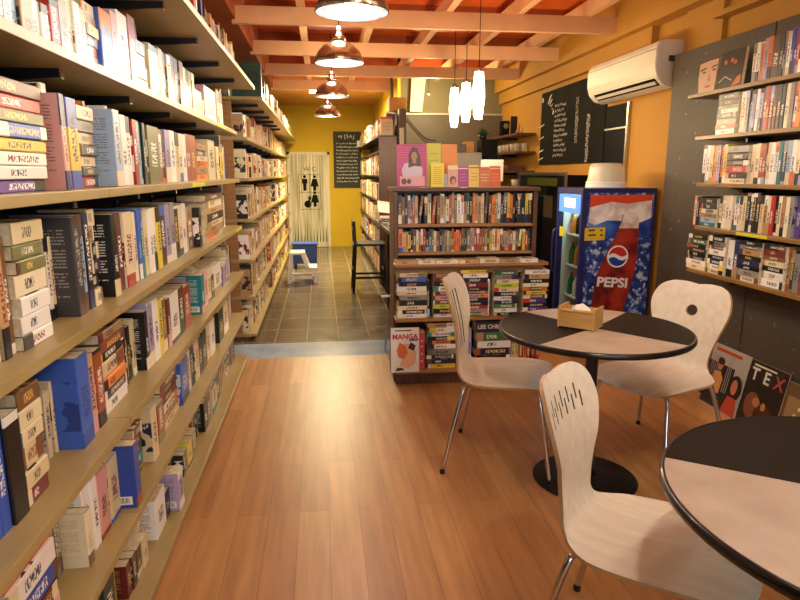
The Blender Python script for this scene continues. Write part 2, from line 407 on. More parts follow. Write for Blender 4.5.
def addbook(row, s, t, h, d, c, out, kind='stand', dz=0, lean=0, c2=None, c3=None, tilt=0, proud=0, sid=None, seed=None):
    r = ROWS[row]
    if kind == 'stand':
        m = rowmat(r['ori'], s + t/2, out, r['z'] + .001) @ R(lean, 'X')
        if lean: m = m @ T((0, 0, abs(math.sin(lean)) * t / 2))
    elif kind == 'face':      # front cover turned to the room
        m = rowmat(r['ori'], s, out, r['z'] + .001) @ R(tilt, 'Y') @ R(-PI/2, 'Z') @ T((0, -t/2, 0))
        m = m @ T((d, 0, 0))
    else:
        m = rowmat(r['ori'], s, out, r['z'] + dz + t/2) @ R(tilt, 'Z') @ R(-PI/2, 'X')
    col = rnd.choice(PAL[c])
    if c3 is None: c3 = rnd.choice(['20191a', '3a1d18', '1d2448', '7a1c18']) if c in LIGHT else rnd.choice(['efe8d6', 'e6c46a', 'f4f0e8', 'd8d0c0'])
    if c2 is None: c2 = rnd.choice(PAL[rnd.choice(MIX['near'])])
    b = dict(row=row, s=s, t=t, h=h, d=d, c=c, m=m, kind=kind, c1=col, c2=c2, c3=c3, seed=rnd.random() if seed is None else seed, proud=proud, sid=sid, dz=dz)
    BOOKS.append(b); r['books'].append(b)
    return b
def mkrow(name, ori, z, maxh, phrase, group, far):
    ROWS[name] = dict(ori=ori, z=z, maxh=maxh, phrase=phrase, group=group, far=far, books=[], stacks=0)
def addstack(row, s0, s1, top, cols, out, jitter=.012, mix='stack', tmin=.016, d=.13):
    r = ROWS[row]; sid = r['stacks']; r['stacks'] += 1
    H = top; n = len(cols) if cols else max(3, int(H / .026))
    ts = [rnd.uniform(.75, 1.25) for _ in range(n)]; k = H / sum(ts)
    z = 0
    cs = list(reversed(cols)) if cols else [rnd.choice(MIX[mix]) for _ in range(n)]
    for i in range(n):
        t = ts[i] * k
        w = (s1 - s0) * rnd.uniform(.9, 1)
        addbook(row, s0 + rnd.uniform(0, (s1-s0)-w), t - .001, w, d * rnd.uniform(.9, 1.1), cs[i], out - rnd.uniform(0, jitter), 'stack', dz=z, sid=sid)
        z += t
def fill(row, s0, s1, mix, out, hr=(.18, .25), tr=(.014, .042), pstack=.1, rec=.04, dd=.15):
    r = ROWS[row]; s = s0; maxh = r['maxh'] - .01; lastout = 0; outj = 0
    sgn = {'L': -1, 'C': 1, 'R': 1}[r['ori']]
    mode = rnd.uniform(*hr)
    while s < s1 - .012:
        if rnd.random() < .06: mode = rnd.uniform(*hr)
        if rnd.random() < pstack * .25 and s1 - s > .2:
            w = rnd.uniform(.17, .2); addstack(row, s, s + w, rnd.uniform(.5, .85) * maxh, None, out + sgn*rnd.uniform(0, .03), mix=mix)
            s += w + .004; continue
        t = min(rnd.uniform(*tr), s1 - s)
        if rnd.random() < .3: outj = rnd.uniform(0, rec)
        h = min(maxh, mode * rnd.uniform(.9, 1.08)); lean = 0
        if rnd.random() < .04 and s + t + .03 < s1:
            lean = -rnd.uniform(.04, .12); s += .0; 
            addbook(row, s, t, h, dd, rnd.choice(MIX[mix]), out + sgn*(outj + rnd.uniform(0, .006)), lean=lean)
            s += t + math.sin(-lean) * h + .002; continue
        addbook(row, s, t - .0006, h, dd, rnd.choice(MIX[mix]), out + sgn*(outj + rnd.uniform(0, .006)))
        s += t

# ---- the long left bookcase (shelves at real heights, front edge x=-.60)
LZ = [2.065, 1.745, 1.408, 1.065, .715, .395, .06]; TH = .026
NM = ['top', 'second', 'third', 'fourth', 'fifth', 'sixth', 'bottom']
for i, z in enumerate(LZ):
    mh = (.30 if i else .34)
    mkrow('n%d' % i, 'L', z, mh, '%s shelf, near left bookcase' % NM[i], 'books on the near left bookcase', 0)
    mkrow('f%d' % i, 'L', z, mh, '%s shelf, far left bookcase' % NM[i], 'books on the far left bookcase', 1)
BX = -.66
def SY(px, row, x):
    zz = ROWS[row]['z']
    # spine plane is vertical: take the height of the row's book foot
    p0 = at(px, 0, x=x); p1 = at(px, 600, x=x)
    # the line px=const on the plane x is (nearly) vertical; find where it meets height zz
    t = (zz - p0.z) / (p1.z - p0.z)
    return p0.y + (p1.y - p0.y) * t
def left_row(row, items, s_from, s_to, mixn='near'):
    x = -.53 if row == 'n0' else BX
    s = s_from; first = True
    for it in items:
        k, a, b_, yt, cols = it[:5]; ex = it[5] if len(it) > 5 else {}
        xo = x + (ex.get('o', 0) if k == 'b' and ex.get('o', 0) > .015 else 0)
        s0 = SY(a, row, xo); s1 = SY(b_, row, xo)
        if s0 > s + .012: fill(row, s, s0 - .001, mixn, x - .035, hr=(.19, .25), rec=.03)
        s0 = max(s0, s)
        if s1 <= s0 + .006: s1 = s0 + .008
        p = at(a, yt, x=xo); top = p.z - ROWS[row]['z']
        top = max(.1, min(ROWS[row]['maxh'] - .006, top))
        if k == 'b':
            cs = cols.split(','); ps = ex.get('w') or [1] * len(cs); tot = sum(ps); q = s0
            for c, w in zip(cs, ps):
                t = (s1 - s0) * w / tot
                addbook(row, q, t - .0008, top * rnd.uniform(.985, 1), ex.get('d', .17), c, x + ex.get('o', 0) - (0 if len(cs) == 1 else rnd.uniform(0, .01)),
                        c2=ex.get('c2'), c3=ex.get('c3'), proud=ex.get('o', 0) > -.01, lean=ex.get('lean', 0), seed=ex.get('seed'))
                q += t
        else:
            addstack(row, s0, s1 - .002, top, cols.split(',') if cols else None, x + ex.get('o', -.004), mix=mixn, d=.14)
        s = s1
    fill(row, s + .002, s_to, mixn, x - .02)
left_row('n0', [], 1.6, 4.74, 'far')
left_row('n1', [('b', 0, 7, 0, 'navy'), ('b', 7, 24, 0, 'white,pale blue'), ('b', 24, 37, 0, 'tan', dict(c2='3f7a5a')), ('b', 37, 53, 0, 'white,white'),
    ('b', 54, 63, 0, 'red'), ('b', 63, 72, 0, 'grey'), ('b', 72, 91, 0, 'cream,white,cream'), ('s', 92, 105, 2, 'cream,tan,yellow,black,orange,white,navy'),
    ('b', 105, 116, 11, 'blue', dict(c3='2f55b4')), ('b', 116, 122, 14, 'pink'), ('b', 122, 132, 14, 'white', dict(c3='20191a')), ('b', 133, 140, 18, 'rust'),
    ('s', 141, 151, 40, 'grey,cream,tan,cream'), ('b', 152, 161, 45, 'cream', dict(c3='d8c59a')), ('b', 162, 174, 50, 'tan,brown,cream'), ('b', 174, 186, 56, 'brown,charcoal,brown'),
    ('b', 186, 197, 68, 'cream,black,olive,olive'), ('s', 197, 206, 88, 'cream,orange,pink'), ('b', 206, 217, 86, 'pink'), ('b', 218, 224, 90, 'brown,cream')], .95, 4.74)
left_row('n2', [('s', -14, 46, 72, 'brown,red,olive,blue,yellow,white,white,purple', dict(o=.02)), ('b', 68, 73, 96, 'pink', dict(o=.035, seed=.921)),
    ('b', 74, 84, 99, 'yellow', dict(c2='2f4fae', w=[1])), ('s', 86, 103, 106, 'cream,grey,cream,navy,cream,charcoal,red'),
    ('b', 119, 125, 111, 'pale blue', dict(o=.03, seed=.922)), ('b', 126, 136, 116, 'white,white'), ('b', 137, 141, 120, 'red'), ('b', 141, 149, 122, 'pale blue,teal,black'),
    ('b', 151, 162, 126, 'olive', dict(seed=.3)), ('b', 163, 169, 130, 'white,black'), ('b', 169, 178, 130, 'lilac,white'), ('b', 178, 189, 133, 'cream,cream,white'),
    ('b', 189, 199, 134, 'rust,rust'), ('s', 199, 210, 143, 'tan,brown,cream,orange,tan,orange'), ('b', 210, 216, 140, 'cream'), ('b', 216, 224, 146, 'tan,cream,yellow')], .95, 4.74)
left_row('n3', [('b', -30, 6, 228, 'white,teal', dict(lean=-.06)), ('b', 8, 22, 236, 'tan,brown'), ('s', 14, 52, 222, 'cream,olive,olive,cream,white,white,white', dict(o=.012)),
    ('b', 81, 88, 215, 'charcoal', dict(o=.0, seed=.924, c3='a8a4a0', c2='48342a')), ('b', 88, 98, 212, 'pale blue,black', dict(seed=.5)), ('s', 98, 106, 208, 'cream,tan,black,navy,black,cream'),
    ('b', 114, 119, 213, 'black', dict(seed=.925, o=.01)), ('b', 119, 129, 214, 'rust,maroon'), ('b', 129, 137, 211, 'cream', dict(c2='b02a24')), ('b', 137, 142, 212, 'pink,cream'),
    ('b', 143, 148, 208, 'blue,teal'), ('b', 149, 164, 209, 'cream,white,white,yellow'), ('b', 165, 178, 204, 'charcoal,lilac,grey'), ('b', 178, 190, 205, 'black,cream,white'),
    ('s', 191, 197, 206, 'tan,cream,brown'), ('b', 201, 203, 207, 'black', dict(o=.02)), ('s', 204, 222, 195, 'brown,cream,tan,black,cream,tan,orange', dict(o=.02))], .95, 4.74)
left_row('n4', [('b', -12, 17, 415, 'blue,blue,blue', dict(d=.14, c2='efe8d6')), ('b', 17, 31, 408, 'black', dict(c2='e6e2da', c3='151416')), ('s', 31, 53, 384, 'brown,cream,cream,cream,cream,maroon', dict(o=0)),
    ('b', 83, 94, 352, 'blue', dict(o=.005, seed=.2, c3='27408c', d=.2)), ('b', 94, 100, 350, 'pink'), ('b', 101, 108, 345, 'rust', dict(c2='1b191b', seed=.07)),
    ('s', 108, 132, 330, 'tan,rust,black,cream,orange,charcoal,white', dict(o=-.005)), ('b', 151, 154, 308, 'black', dict(seed=.927, o=-.01)),
    ('b', 154, 163, 300, 'lilac,white'), ('b', 163, 170, 297, 'yellow,olive'), ('b', 170, 173, 296, 'maroon'), ('b', 173, 181, 292, 'white'), ('b', 181, 186, 287, 'black'),
    ('b', 186, 192, 286, 'rust'), ('b', 203, 206, 273, 'teal', dict(o=.02, seed=.928)), ('b', 206, 212, 270, 'pink,cream'), ('b', 212, 215, 275, 'black'), ('b', 215, 222, 265, 'white'),
    ('b', 223, 230, 262, 'purple,lilac')], .95, 4.74)
left_row('n5', [('b', -20, 10, 570, 'black,grey'), ('s', 22, 66, 528, 'black,orange,white,blue,maroon,pink'), ('b', 87, 92, 505, 'cream', dict(o=.01, seed=.93, c3='b8a878')),
    ('b', 92, 103, 480, 'white,white'), ('b', 103, 112, 466, 'pink', dict(c2='9c2420')), ('b', 113, 122, 455, 'cream'), ('b', 138, 143, 438, 'blue', dict(o=.05, seed=.2, c3='2748a0', d=.19)),
    ('s', 139, 148, 425, 'brown,teal,charcoal,teal,black'), ('b', 155, 160, 404, 'cream', dict(o=.02, seed=.3)), ('b', 160, 166, 402, 'rust'), ('s', 166, 182, 380, 'brown,black,maroon,cream,tan,cream'),
    ('b', 183, 190, 360, 'blue'), ('b', 190, 204, 350, 'cream,black,cream,black'), ('b', 204, 216, 330, 'black,cream,white'), ('b', 220, 229, 310, 'black,cream')], .95, 4.74)
left_row('n6', [('b', 88, 120, 590, 'white,dark green,dark green'), ('b', 132, 140, 560, 'maroon,black'), ('b', 141, 150, 545, 'brown,cream'), ('b', 158, 167, 495, 'white'),
    ('b', 167, 171, 490, 'black'), ('b', 180, 185, 470, 'lilac', dict(o=.04, seed=.94)), ('b', 186, 190, 452, 'charcoal,grey'), ('b', 190, 198, 440, 'yellow,olive'),
    ('b', 206, 212, 400, 'black,navy'), ('b', 214, 222, 385, 'cream,black')], 1.4, 4.74)
for i in range(7):
    x = (-.53 if i == 0 else BX)
    if i == 0: addbook('f0', 5.46, .075, .27, .24, 'dark green', -.47, proud=1, c2='264638', c3='1a342a')
    fill('f%d' % i, 5.47 if i else 5.55, 12.2, 'far', x + .03, hr=(.19, .26), tr=(.02, .055), pstack=.15, rec=.05)

def left_case(name, label, y0, y1, grp='left wall bookcases'):
    root = empty(name, (-.78, y0, 0), 0, label, 'bookcase', grp)
    loc = lambda: (.78, -y0, 0)
    for i, z in enumerate(LZ):
        xf = -.46 if i == 0 else -.6
        b = MB(); ys = [y0, y0 + (y1-y0)*.36, y1] if y0 < 2 else [y0, y1]
        for a, c in zip(ys, ys[1:]):
            b.box(LX+.004, xf, a + .0007, c - .0007, z - TH, z, M['shelf'], bev=.002)
        b.build('shelf', None, root, loc())
        if i in (2, 1, 3) and y0 < 2:
            yy = {1: 3.9, 2: 3.05, 3: 4.45}[i]
            MB().box(xf, xf + .002, yy, yy + .32, z - TH + .003, z - .002, M['tag']).build('price_tag', None, root, loc())
    yb = y0 + .35
    while yb < min(y1, 9):
        MB().box(LX+.001, LX+.012, yb-.02, yb+.02, .02, 2.45, M['bracket']).build('upright_rail', None, root, loc())
        for i, z in enumerate(LZ[:3] if yb < 5 else LZ[:2]):
            xf = (-.46 if i == 0 else -.6) - .075
            b = MB(); b.prism([(LX+.012, z-TH-.045), (xf, z-TH-.022), (xf, z-TH-.0005), (LX+.012, z-TH-.0005)], .016, M['bracket'], Matrix(((1,0,0,0),(0,0,1,yb-.008),(0,1,0,0),(0,0,0,1))))
            b.box(xf, xf+.004, yb-.01, yb+.01, z-TH-.026, z-TH-.002, M['chrome'])
            b.build('bracket', None, root, loc())
        yb += .61
    MB().box(LX+.004, -.66, y0, y1, 0, LZ[-1]-TH, M['case']).build('plinth', None, root, loc())
    return root
bc1 = left_case('bookcase', 'long near pale wood bookcase of seven bracketed shelves along the left wall', .25, 4.79)
MB().box(LX+.004, -.74, 4.83, 4.90, .0, 2.03, M['upright']).build('end_upright', None, bc1, (.78, -.25, 0))
bc2 = left_case('bookcase', 'far pale wood bookcase on the left wall beside the dark tiled aisle', 5.42, 12.25)
MB().box(LX+.004, -.72, 5.425, 5.455, .06, 2.03, M['caseshelf']).build('side_panel', None, bc2, (.78, -5.42, 0))

# ---- the dark bookcase in the middle of the room, facing the viewer
cx0, cx1, cy = .475, 1.475, 4.16
mc = empty('bookcase', (.975, 4.3, 0), 0, 'dark wood low bookcase facing the camera behind the round table', 'bookcase')
L0 = (-.975, -4.3, 0)
def mcp(n, *a, m=M['case']): return MB().box(*a, m, bev=.003).build(n, None, mc, L0)
mcp('side_panel', cx0, cx0+.03, cy, 4.42, 0, 1.33); mcp('side_panel', cx1-.03, cx1, cy, 4.42, 0, 1.33)
mcp('top_board', cx0-.02, cx1+.01, cy-.02, 4.42, 1.33, 1.355)
mcp('back_panel', cx0+.03, cx1-.03, 4.405, 4.42, 0, 1.33, m=M['case'])
mcp('shelf', cx0+.03, cx1-.03, cy+.003, 4.405, 1.09, 1.112, m=M['caseshelf'])
mcp('shelf', cx0+.03, cx1-.03, cy+.003, 4.405, .90, .92, m=M['caseshelf'])
mcp('display_ledge', cx0-.005, cx1+.05, 4.03, cy-.001, .835, .855, m=M['caseshelf'])
mcp('ledge_front_board', cx0, cx1+.04, 4.10, 4.115, .78, .834, m=M['caseshelf'])
mcp('shelf', cx0, cx1+.06, 4.02, cy-.001, .465, .487, m=M['caseshelf'])
mcp('shelf', cx0+.03, cx1-.03, cy, 4.405, .465, .487, m=M['caseshelf'])
mcp('shelf', cx0, cx1+.06, 4.02, cy-.001, .10, .125, m=M['caseshelf'])
mcp('shelf', cx0+.03, cx1-.03, cy, 4.405, .10, .125, m=M['caseshelf'])
mcp('plinth', cx0+.01, cx1+.04, cy-.06, cy-.002, 0, .1)
for r_, z, mh, ph in [('c0', 1.355, .4, 'top of the middle bookcase'), ('c1', 1.112, .215, 'upper shelf, middle bookcase'), ('c2', .92, .17, 'second shelf, middle bookcase'),
                  ('c3', .855, .2, 'ledge of the middle bookcase'), ('c4', .487, .3, 'third shelf, middle bookcase'), ('c5', .125, .33, 'bottom shelf, middle bookcase')]:
    mkrow(r_, 'C', z, mh, ph, 'books on the middle bookcase', 0)
SX = lambda px, y: at(px, 200, y=y).x
fill('c1', cx0+.035, 1.33, 'case', 4.18, hr=(.17, .21), tr=(.014, .026), pstack=0, rec=.015, dd=.13)
for a, b_, c, c3 in [(1.332, 1.36, 'black', 'efe8d6'), (1.361, 1.39, 'black', 'efe8d6'), (1.391, 1.41, 'yellow', '20191a'), (1.411, 1.438, 'black', 'e6c46a')]:
    addbook('c1', a, b_-a, .2, .13, c, 4.175, c3=c3)
addbook('c2', .51, .03, .162, .12, 'orange', 4.175, c2='2f55b4')
fill('c2', .542, cx1-.035, 'case', 4.18, hr=(.14, .165), tr=(.013, .024), pstack=0, rec=.012, dd=.12)
sx = cx0+.0
for w, c in zip([.15, .12, .16, .14, .14, .14, .13], ['tan', 'cream', 'cream', 'tan', 'cream', 'tan', 'white']):
    addbook('c3', sx, rnd.uniform(.022, .032), w-.006, .11, c, 4.035, 'stack', dz=0, sid=rnd.random(), c2='e6d9b6'); sx += w
def cstack(px0, px1, row, ytop, cols, out=4.06):
    a, b_ = at(px0, 300, y=out).x, at(px1, 300, y=out).x
    addstack(row, a, b_, at(px0, ytop, y=out).z - ROWS[row]['z'], cols.split(','), out, mix='stack', jitter=.015, d=.11)
cstack(397, 427, 'c4', 273, 'cream,blue,black,white,cream,grey,black,cream,black,white')
addbook('c4', SX(428, 4.07), .02, .25, .11, 'black', 4.08)
cstack(433, 456, 'c4', 274, 'tan,maroon,black,white,maroon,pink,brown,lime,black,white')
cstack(460, 488, 'c4', 270, 'yellow,white,black,maroon,black,charcoal,pink,navy,black,red,lilac,green')
addbook('c4', SX(489, 4.07), .022, .25, .11, 'white', 4.07)
cstack(493, 518, 'c4', 271, 'green,grey,cream,lime,cream,black,white,navy,green,white,black')
addbook('c4', SX(519, 4.07), .018, .25, .11, 'white', 4.07)
cstack(522, 548, 'c4', 270, 'white,tan,black,cream,black,yellow,brown,purple,navy,purple,white')
cstack(427, 457, 'c5', 323, 'tan,white,white,black,orange,white,grey,navy,navy,yellow')
addbook('c5', SX(467, 4.07), .03, .27, .11, 'white', 4.07); addbook('c5', SX(471.5, 4.07), .022, .27, .11, 'lilac', 4.075)
cstack(476, 512, 'c5', 321, 'navy,green,white,navy,black')
for px, c in [(512.5, 'white'), (517, 'cream'), (520.5, 'yellow'), (525, 'rust'), (529, 'orange'), (533, 'red'), (538, 'maroon'), (543, 'red')]:
    addbook('c5', SX(px, 4.07), .024, .2 if px > 524 else .235, .11, c, 4.07)
cstack(458, 466, 'c5', 330, 'cream,black,white,tan,navy,white')

lc = [q for q in BOOKS if q['row'] == 'c5' and q['kind'] == 'stack' and q['c'] == 'navy']
lc = max((q for q in lc if 1.0 < q['m'].translation.x < 1.3), key=lambda q: q['dz']); lc['c2'] = lc['c3'] = lc['c1']
# ---- right wall shelves on the flecked panel
RZ = [1.927, 1.67, 1.391, 1.13, .86]; RN = ['top', 'second', 'third', 'fourth', 'lowest']
REND = [3.82, 3.70, 3.64, 3.62, 3.66]
pn = empty('display_panel', (2.53, 3.0, 0), 0, 'dark grey paint-flecked panel standing against the mustard right wall behind the shelves', 'panel')
MB().box(-.03, WX-2.53-.001, -2.2, 1.36, .0, 2.265, M['panel']).build('board', None, pn)
MB().box(-.034, -.0301, .35, .355, .0, 2.265, M['dkgrey']).build('seam_strip', None, pn)
for i, z in enumerate(RZ):
    mkrow('r%d' % i, 'R', z, .235, '%s right wall shelf' % RN[i], 'books on the right wall shelves', 0)
    sh = empty('wall_shelf', (2.4, 2.8, z), 0, '%s of the five wooden shelves on the flecked right wall panel' % RN[i], 'shelf', 'shelves on the right wall panel')
    MB().box(-.1, .0995, -1.4, REND[i]-2.8, -.022, 0, M['rshelf'], bev=.002).build('board', None, sh)
    for yy in (-.1, .5, -1.):
        MB().box(-.04, .0995, yy-.01, yy+.01, -.05, -.0225, M['bracket']).build('bracket', None, sh)
    if i == 3: MB().box(-.1015, -.1003, .17, .42, -.02, -.003, M['tag']).build('price_tag', None, sh)
RXF = 2.325
def RS(px): return -at(px, 150, x=RXF).y
def rrow(row, items, s_to=-1.75):
    s = None
    for it in items:
        k, a, b_, yt, cols = it[:5]
        s0, s1 = RS(a), RS(b_); p = at(a, yt, x=RXF)
        if s is not None and s0 > s + .01: fill(row, s, s0, 'right', RXF+.01, hr=(.17, .2), pstack=0, rec=.01, dd=.12)
        top = max(.1, min(.225, p.z - ROWS[row]['z']))
        if k == 'b':
            cs = cols.split(',')
            for j, c in enumerate(cs): addbook(row, s0 + (s1-s0)*j/len(cs), (s1-s0)/len(cs)-.0008, top*rnd.uniform(.97, 1), .13, c, RXF + rnd.uniform(0, .008))
        elif k == 's': addstack(row, s0, s1-.002, top, cols.split(','), RXF, jitter=.01, d=.12)
        s = s1
    fill(row, s + .001, s_to, 'right', RXF+.005, hr=(.18, .215), pstack=.15, rec=.012, dd=.12)
rrow('r0', [('b', 743, 753, 47, 'cream,white,orange'), ('b', 753, 761, 42, 'lilac,orange'), ('b', 761, 768, 40, 'brown'), ('b', 768, 778, 37, 'charcoal,grey,white'),
    ('b', 778, 787, 32, 'blue,purple,red'), ('b', 787, 793, 30, 'black'), ('b', 793, 800, 14, 'white')])
rrow('r1', [('s', 714, 734, 96, 'charcoal,black,grey,cream,charcoal,olive,red,white'), ('b', 735, 741, 93, 'cream'), ('b', 741, 757, 92, 'grey,pale blue,lilac,white,lilac'),
    ('b', 757, 779, 88, 'rust,red,brown,maroon,charcoal,black'), ('b', 779, 800, 84, 'cream,grey,white,orange,pink')])
rrow('r2', [('b', 704, 714, 145, 'white,white,cream'), ('b', 714, 718, 145, 'orange'), ('b', 718, 728, 145, 'lilac,orange,yellow'), ('s', 728, 751, 146, 'grey,black,charcoal,red,black,cream'),
    ('b', 751, 760, 144, 'cream,cream'), ('b', 760, 767, 144, 'red,rust'), ('b', 767, 779, 142, 'cream,white,white'), ('b', 779, 800, 141, 'teal,charcoal,pale blue,white,cream')])
rrow('r3', [('b', 699, 706, 196, 'pink,black,charcoal'), ('s', 707, 724, 198, 'black,charcoal,grey,tan,pale blue,teal'), ('b', 725, 752, 195, 'cream,white,cream,white,cream,white,cream,cream'),
    ('b', 752, 766, 193, 'black,charcoal,black,black'), ('b', 766, 781, 195, 'cream,tan,cream,red'), ('b', 781, 800, 196, 'black,cream,tan,cream,grey')])
rrow('r4', [('s', 697, 718, 234, 'black,green,black,brown,black,navy,white,cream'), ('s', 719, 737, 236, 'black,grey,brown,white,black,navy,white,cream'), ('b', 738, 744, 241, 'white'),
    ('b', 744, 749, 241, 'navy'), ('s', 750, 775, 240, 'black,charcoal,tan,black,navy,black,grey,cream'), ('s', 776, 800, 244, 'black,maroon,brown,cream,black,white,white')])

# ---- tall bookshelf on the right of the far aisle, faces the aisle
fb = empty('bookcase', (.86, 8.1, 0), 0, 'tall black bookcase facing the aisle beyond the bar stool', 'bookcase')
FZ = [.08, .42, .76, 1.09, 1.42, 1.73]
for z in FZ[1:] : MB().box(-.115, .12, .02, 4.3, z-.02, z, M['black']).build('shelf', None, fb)
MB().box(-.12, .12, .0, .02, 0, 1.9, M['case']).build('side_panel', None, fb)
MB().box(-.12, .12, .0, 4.32, 1.9, 1.92, M['black']).build('top_board', None, fb)
MB().box(-.115, .12, .02, 4.3, 0, .08, M['black']).build('plinth', None, fb)
MB().box(.105, .12, .02, 4.3, .08, 1.9, M['black']).build('back_panel', None, fb)
for i, z in enumerate([.08, .42, .76, 1.09, 1.42, 1.92]):
    mkrow('t%d' % i, 'R', z, .3, 'shelf of the tall black far bookcase', 'books on the tall black far bookcase', 1)
    fill('t%d' % i, -12.3, -8.16, 'far', .76, hr=(.2, .27), tr=(.025, .06), pstack=.1, rec=.02, dd=.15)

# ---- emit the books
def screen_area(b):
    def quad(pts):
        q = [proj(b['m'] @ Vector(p)) for p in pts]
        if any(v is None for v in q): return 0
        cxm = sum(v[0] for v in q)/4; cym = sum(v[1] for v in q)/4
        if not (-8 < cxm < 808 and -8 < cym < 608): return 0
        q = [(min(800, max(0, x)), min(600, max(0, y))) for x, y in q]
        return abs(sum(q[i][0]*q[(i+1) % 4][1] - q[(i+1) % 4][0]*q[i][1] for i in range(4))) / 2
    t, h, d = b['t'], b['h'], b['d']
    a = quad([(0, -t/2, 0), (0, t/2, 0), (0, t/2, h), (0, -t/2, h)])
    if b['proud'] or b['kind'] == 'face': a += .8 * quad([(0, -t/2, 0), (-d, -t/2, 0), (-d, -t/2, h), (0, -t/2, h)])
    return a
def book_geo(bm, b, m, what, mi=(0, 1)):
    """adds the cover (a U of three boards with a rounded spine) or the page block"""
    t, h, d = b['t'], b['h'], b['d']; th = min(.0016, t*.12); ins = .0025
    uvl = (bm.loops.layers.uv.get('UVMap') or bm.loops.layers.uv.new('UVMap')); L1 = bm.loops.layers.float_color
    c1 = L1.get('c1') or L1.new('c1'); c2 = L1.get('c2') or L1.new('c2'); c3 = L1.get('c3') or L1.new('c3')
    sd = bm.faces.layers.float.get('seed') or bm.faces.layers.float.new('seed')
    col = [lin(b[k]) for k in ('c1', 'c2', 'c3')]
    def face(pts, uvs, mat):
        f = bm.faces.new([bm.verts.new(m @ Vector(p)) for p in pts]); f.material_index = mat; f[sd] = b['seed']
        for l, uv in zip(f.loops, uvs):
            l[uvl].uv = uv; l[c1] = col[0]; l[c2] = col[1]; l[c3] = col[2]
    if 'cover' in what:
        k = min(.003, t*.25)
        out = [(-d, -t/2), (-k, -t/2), (-k*.3, -t/2+k*.4), (0, -t/2+k), (0, t/2-k), (-k*.3, t/2-k*.4), (-k, t/2), (-d, t/2)]
        inn = [(-d, -t/2+th), (-k-.0002, -t/2+th), (-th-k*.4, -t/2+th+.0002), (-th-.0003, -t/2+k+th*.4), (-th-.0003, t/2-k-th*.4), (-th-k*.4, t/2-th-.0002), (-k-.0002, t/2-th), (-d, t/2-th)]
        U = [(2.99, 0), (2.01, 0), (.02, 0), (.1, 0), (.9, 0), (.98, 0), (3.01, 0), (3.99, 0)]
        for i in range(7):
            (xa, ya), (xb, yb_) = out[i], out[i+1]
            ua, ub = (2.99, 2.01) if i == 0 else (3.01, 3.99) if i == 6 else (max(0, (ya+t/2)/t), min(.999, (yb_+t/2)/t))
            face([(xa, ya, 0), (xb, yb_, 0), (xb, yb_, h), (xa, ya, h)], [(ua, 0), (ub, 0), (ub, 1), (ua, 1)], mi[0])
            (xc, yc), (xe, ye) = inn[i], inn[i+1]
            face([(xe, ye, 0), (xc, yc, 0), (xc, yc, h), (xe, ye, h)], [(.5, .02)]*4, mi[0])
            face([(xa, ya, h), (xb, yb_, h), (xe, ye, h), (xc, yc, h)], [(.5, .02)]*4, mi[0])
            face([(xc, yc, 0), (xe, ye, 0), (xb, yb_, 0), (xa, ya, 0)], [(.5, .02)]*4, mi[0])
        for i in (0, 7):
            (xa, ya), (xc, yc) = out[i], inn[i]
            p = [(xa, ya, 0), (xa, ya, h), (xc, yc, h), (xc, yc, 0)]
            face(p if i == 0 else p[::-1], [(.5, .02)]*4, mi[0])
    if 'pages' in what:
        x0, x1, y0, y1, z0, z1 = -d+ins, -th-.0012, -t/2+th, t/2-th, ins*.6, h-ins*.6
        P = lambda *a: [(x, y, z) for x, y, z in a]
        for f in [((x0,y0,z1),(x1,y0,z1),(x1,y1,z1),(x0,y1,z1)), ((x0,y1,z0),(x1,y1,z0),(x1,y0,z0),(x0,y0,z0)), ((x0,y1,z0),(x0,y0,z0),(x0,y0,z1),(x0,y1,z1)),
                  ((x1,y0,z0),(x1,y1,z0),(x1,y1,z1),(x1,y0,z1)), ((x0,y0,z0),(x1,y0,z0),(x1,y0,z1),(x0,y0,z1)), ((x1,y1,z0),(x0,y1,z0),(x0,y1,z1),(x1,y1,z1))]:
            face(f, [(.5, .5)]*4, mi[1])
def book_geo_simple(bm, b, m):
    t, h, d = b['t'], b['h'], b['d']
    uvl = (bm.loops.layers.uv.get('UVMap') or bm.loops.layers.uv.new('UVMap')); L1 = bm.loops.layers.float_color
    c1 = L1.get('c1') or L1.new('c1'); c2 = L1.get('c2') or L1.new('c2'); c3 = L1.get('c3') or L1.new('c3')
    sd = bm.faces.layers.float.get('seed') or bm.faces.layers.float.new('seed')
    col = [lin(b[k]) for k in ('c1', 'c2', 'c3')]
    v = [bm.verts.new(m @ Vector(p)) for p in [(-d,-t/2,0),(0,-t/2,0),(0,t/2,0),(-d,t/2,0),(-d,-t/2,h),(0,-t/2,h),(0,t/2,h),(-d,t/2,h)]]
    for idx, uvs, mi in [((1,2,6,5), [(0,0),(.999,0),(.999,1),(0,1)], 0), ((0,1,5,4), [(2.99,0),(2.01,0),(2.01,1),(2.99,1)], 0), ((2,3,7,6), [(3.01,0),(3.99,0),(3.99,1),(3.01,1)], 0),
                     ((4,5,6,7), [(.5,.5)]*4, 1), ((3,2,1,0), [(.5,.5)]*4, 1), ((3,0,4,7), [(.5,.5)]*4, 1)]:
        f = bm.faces.new([v[i] for i in idx]); f.material_index = mi; f[sd] = b['seed']
        for l, uv in zip(f.loops, uvs): l[uvl].uv = uv; l[c1] = col[0]; l[c2] = col[1]; l[c3] = col[2]
for b in BOOKS: b['a'] = screen_area(b)
FIRST = sorted(BOOKS, key=lambda b: -b['a'])[:296]
ids = {id(b) for b in FIRST}
ORD = ['first', 'second', 'third', 'fourth', 'fifth', 'sixth', 'seventh', 'eighth', 'ninth', 'tenth', 'eleventh', 'twelfth']
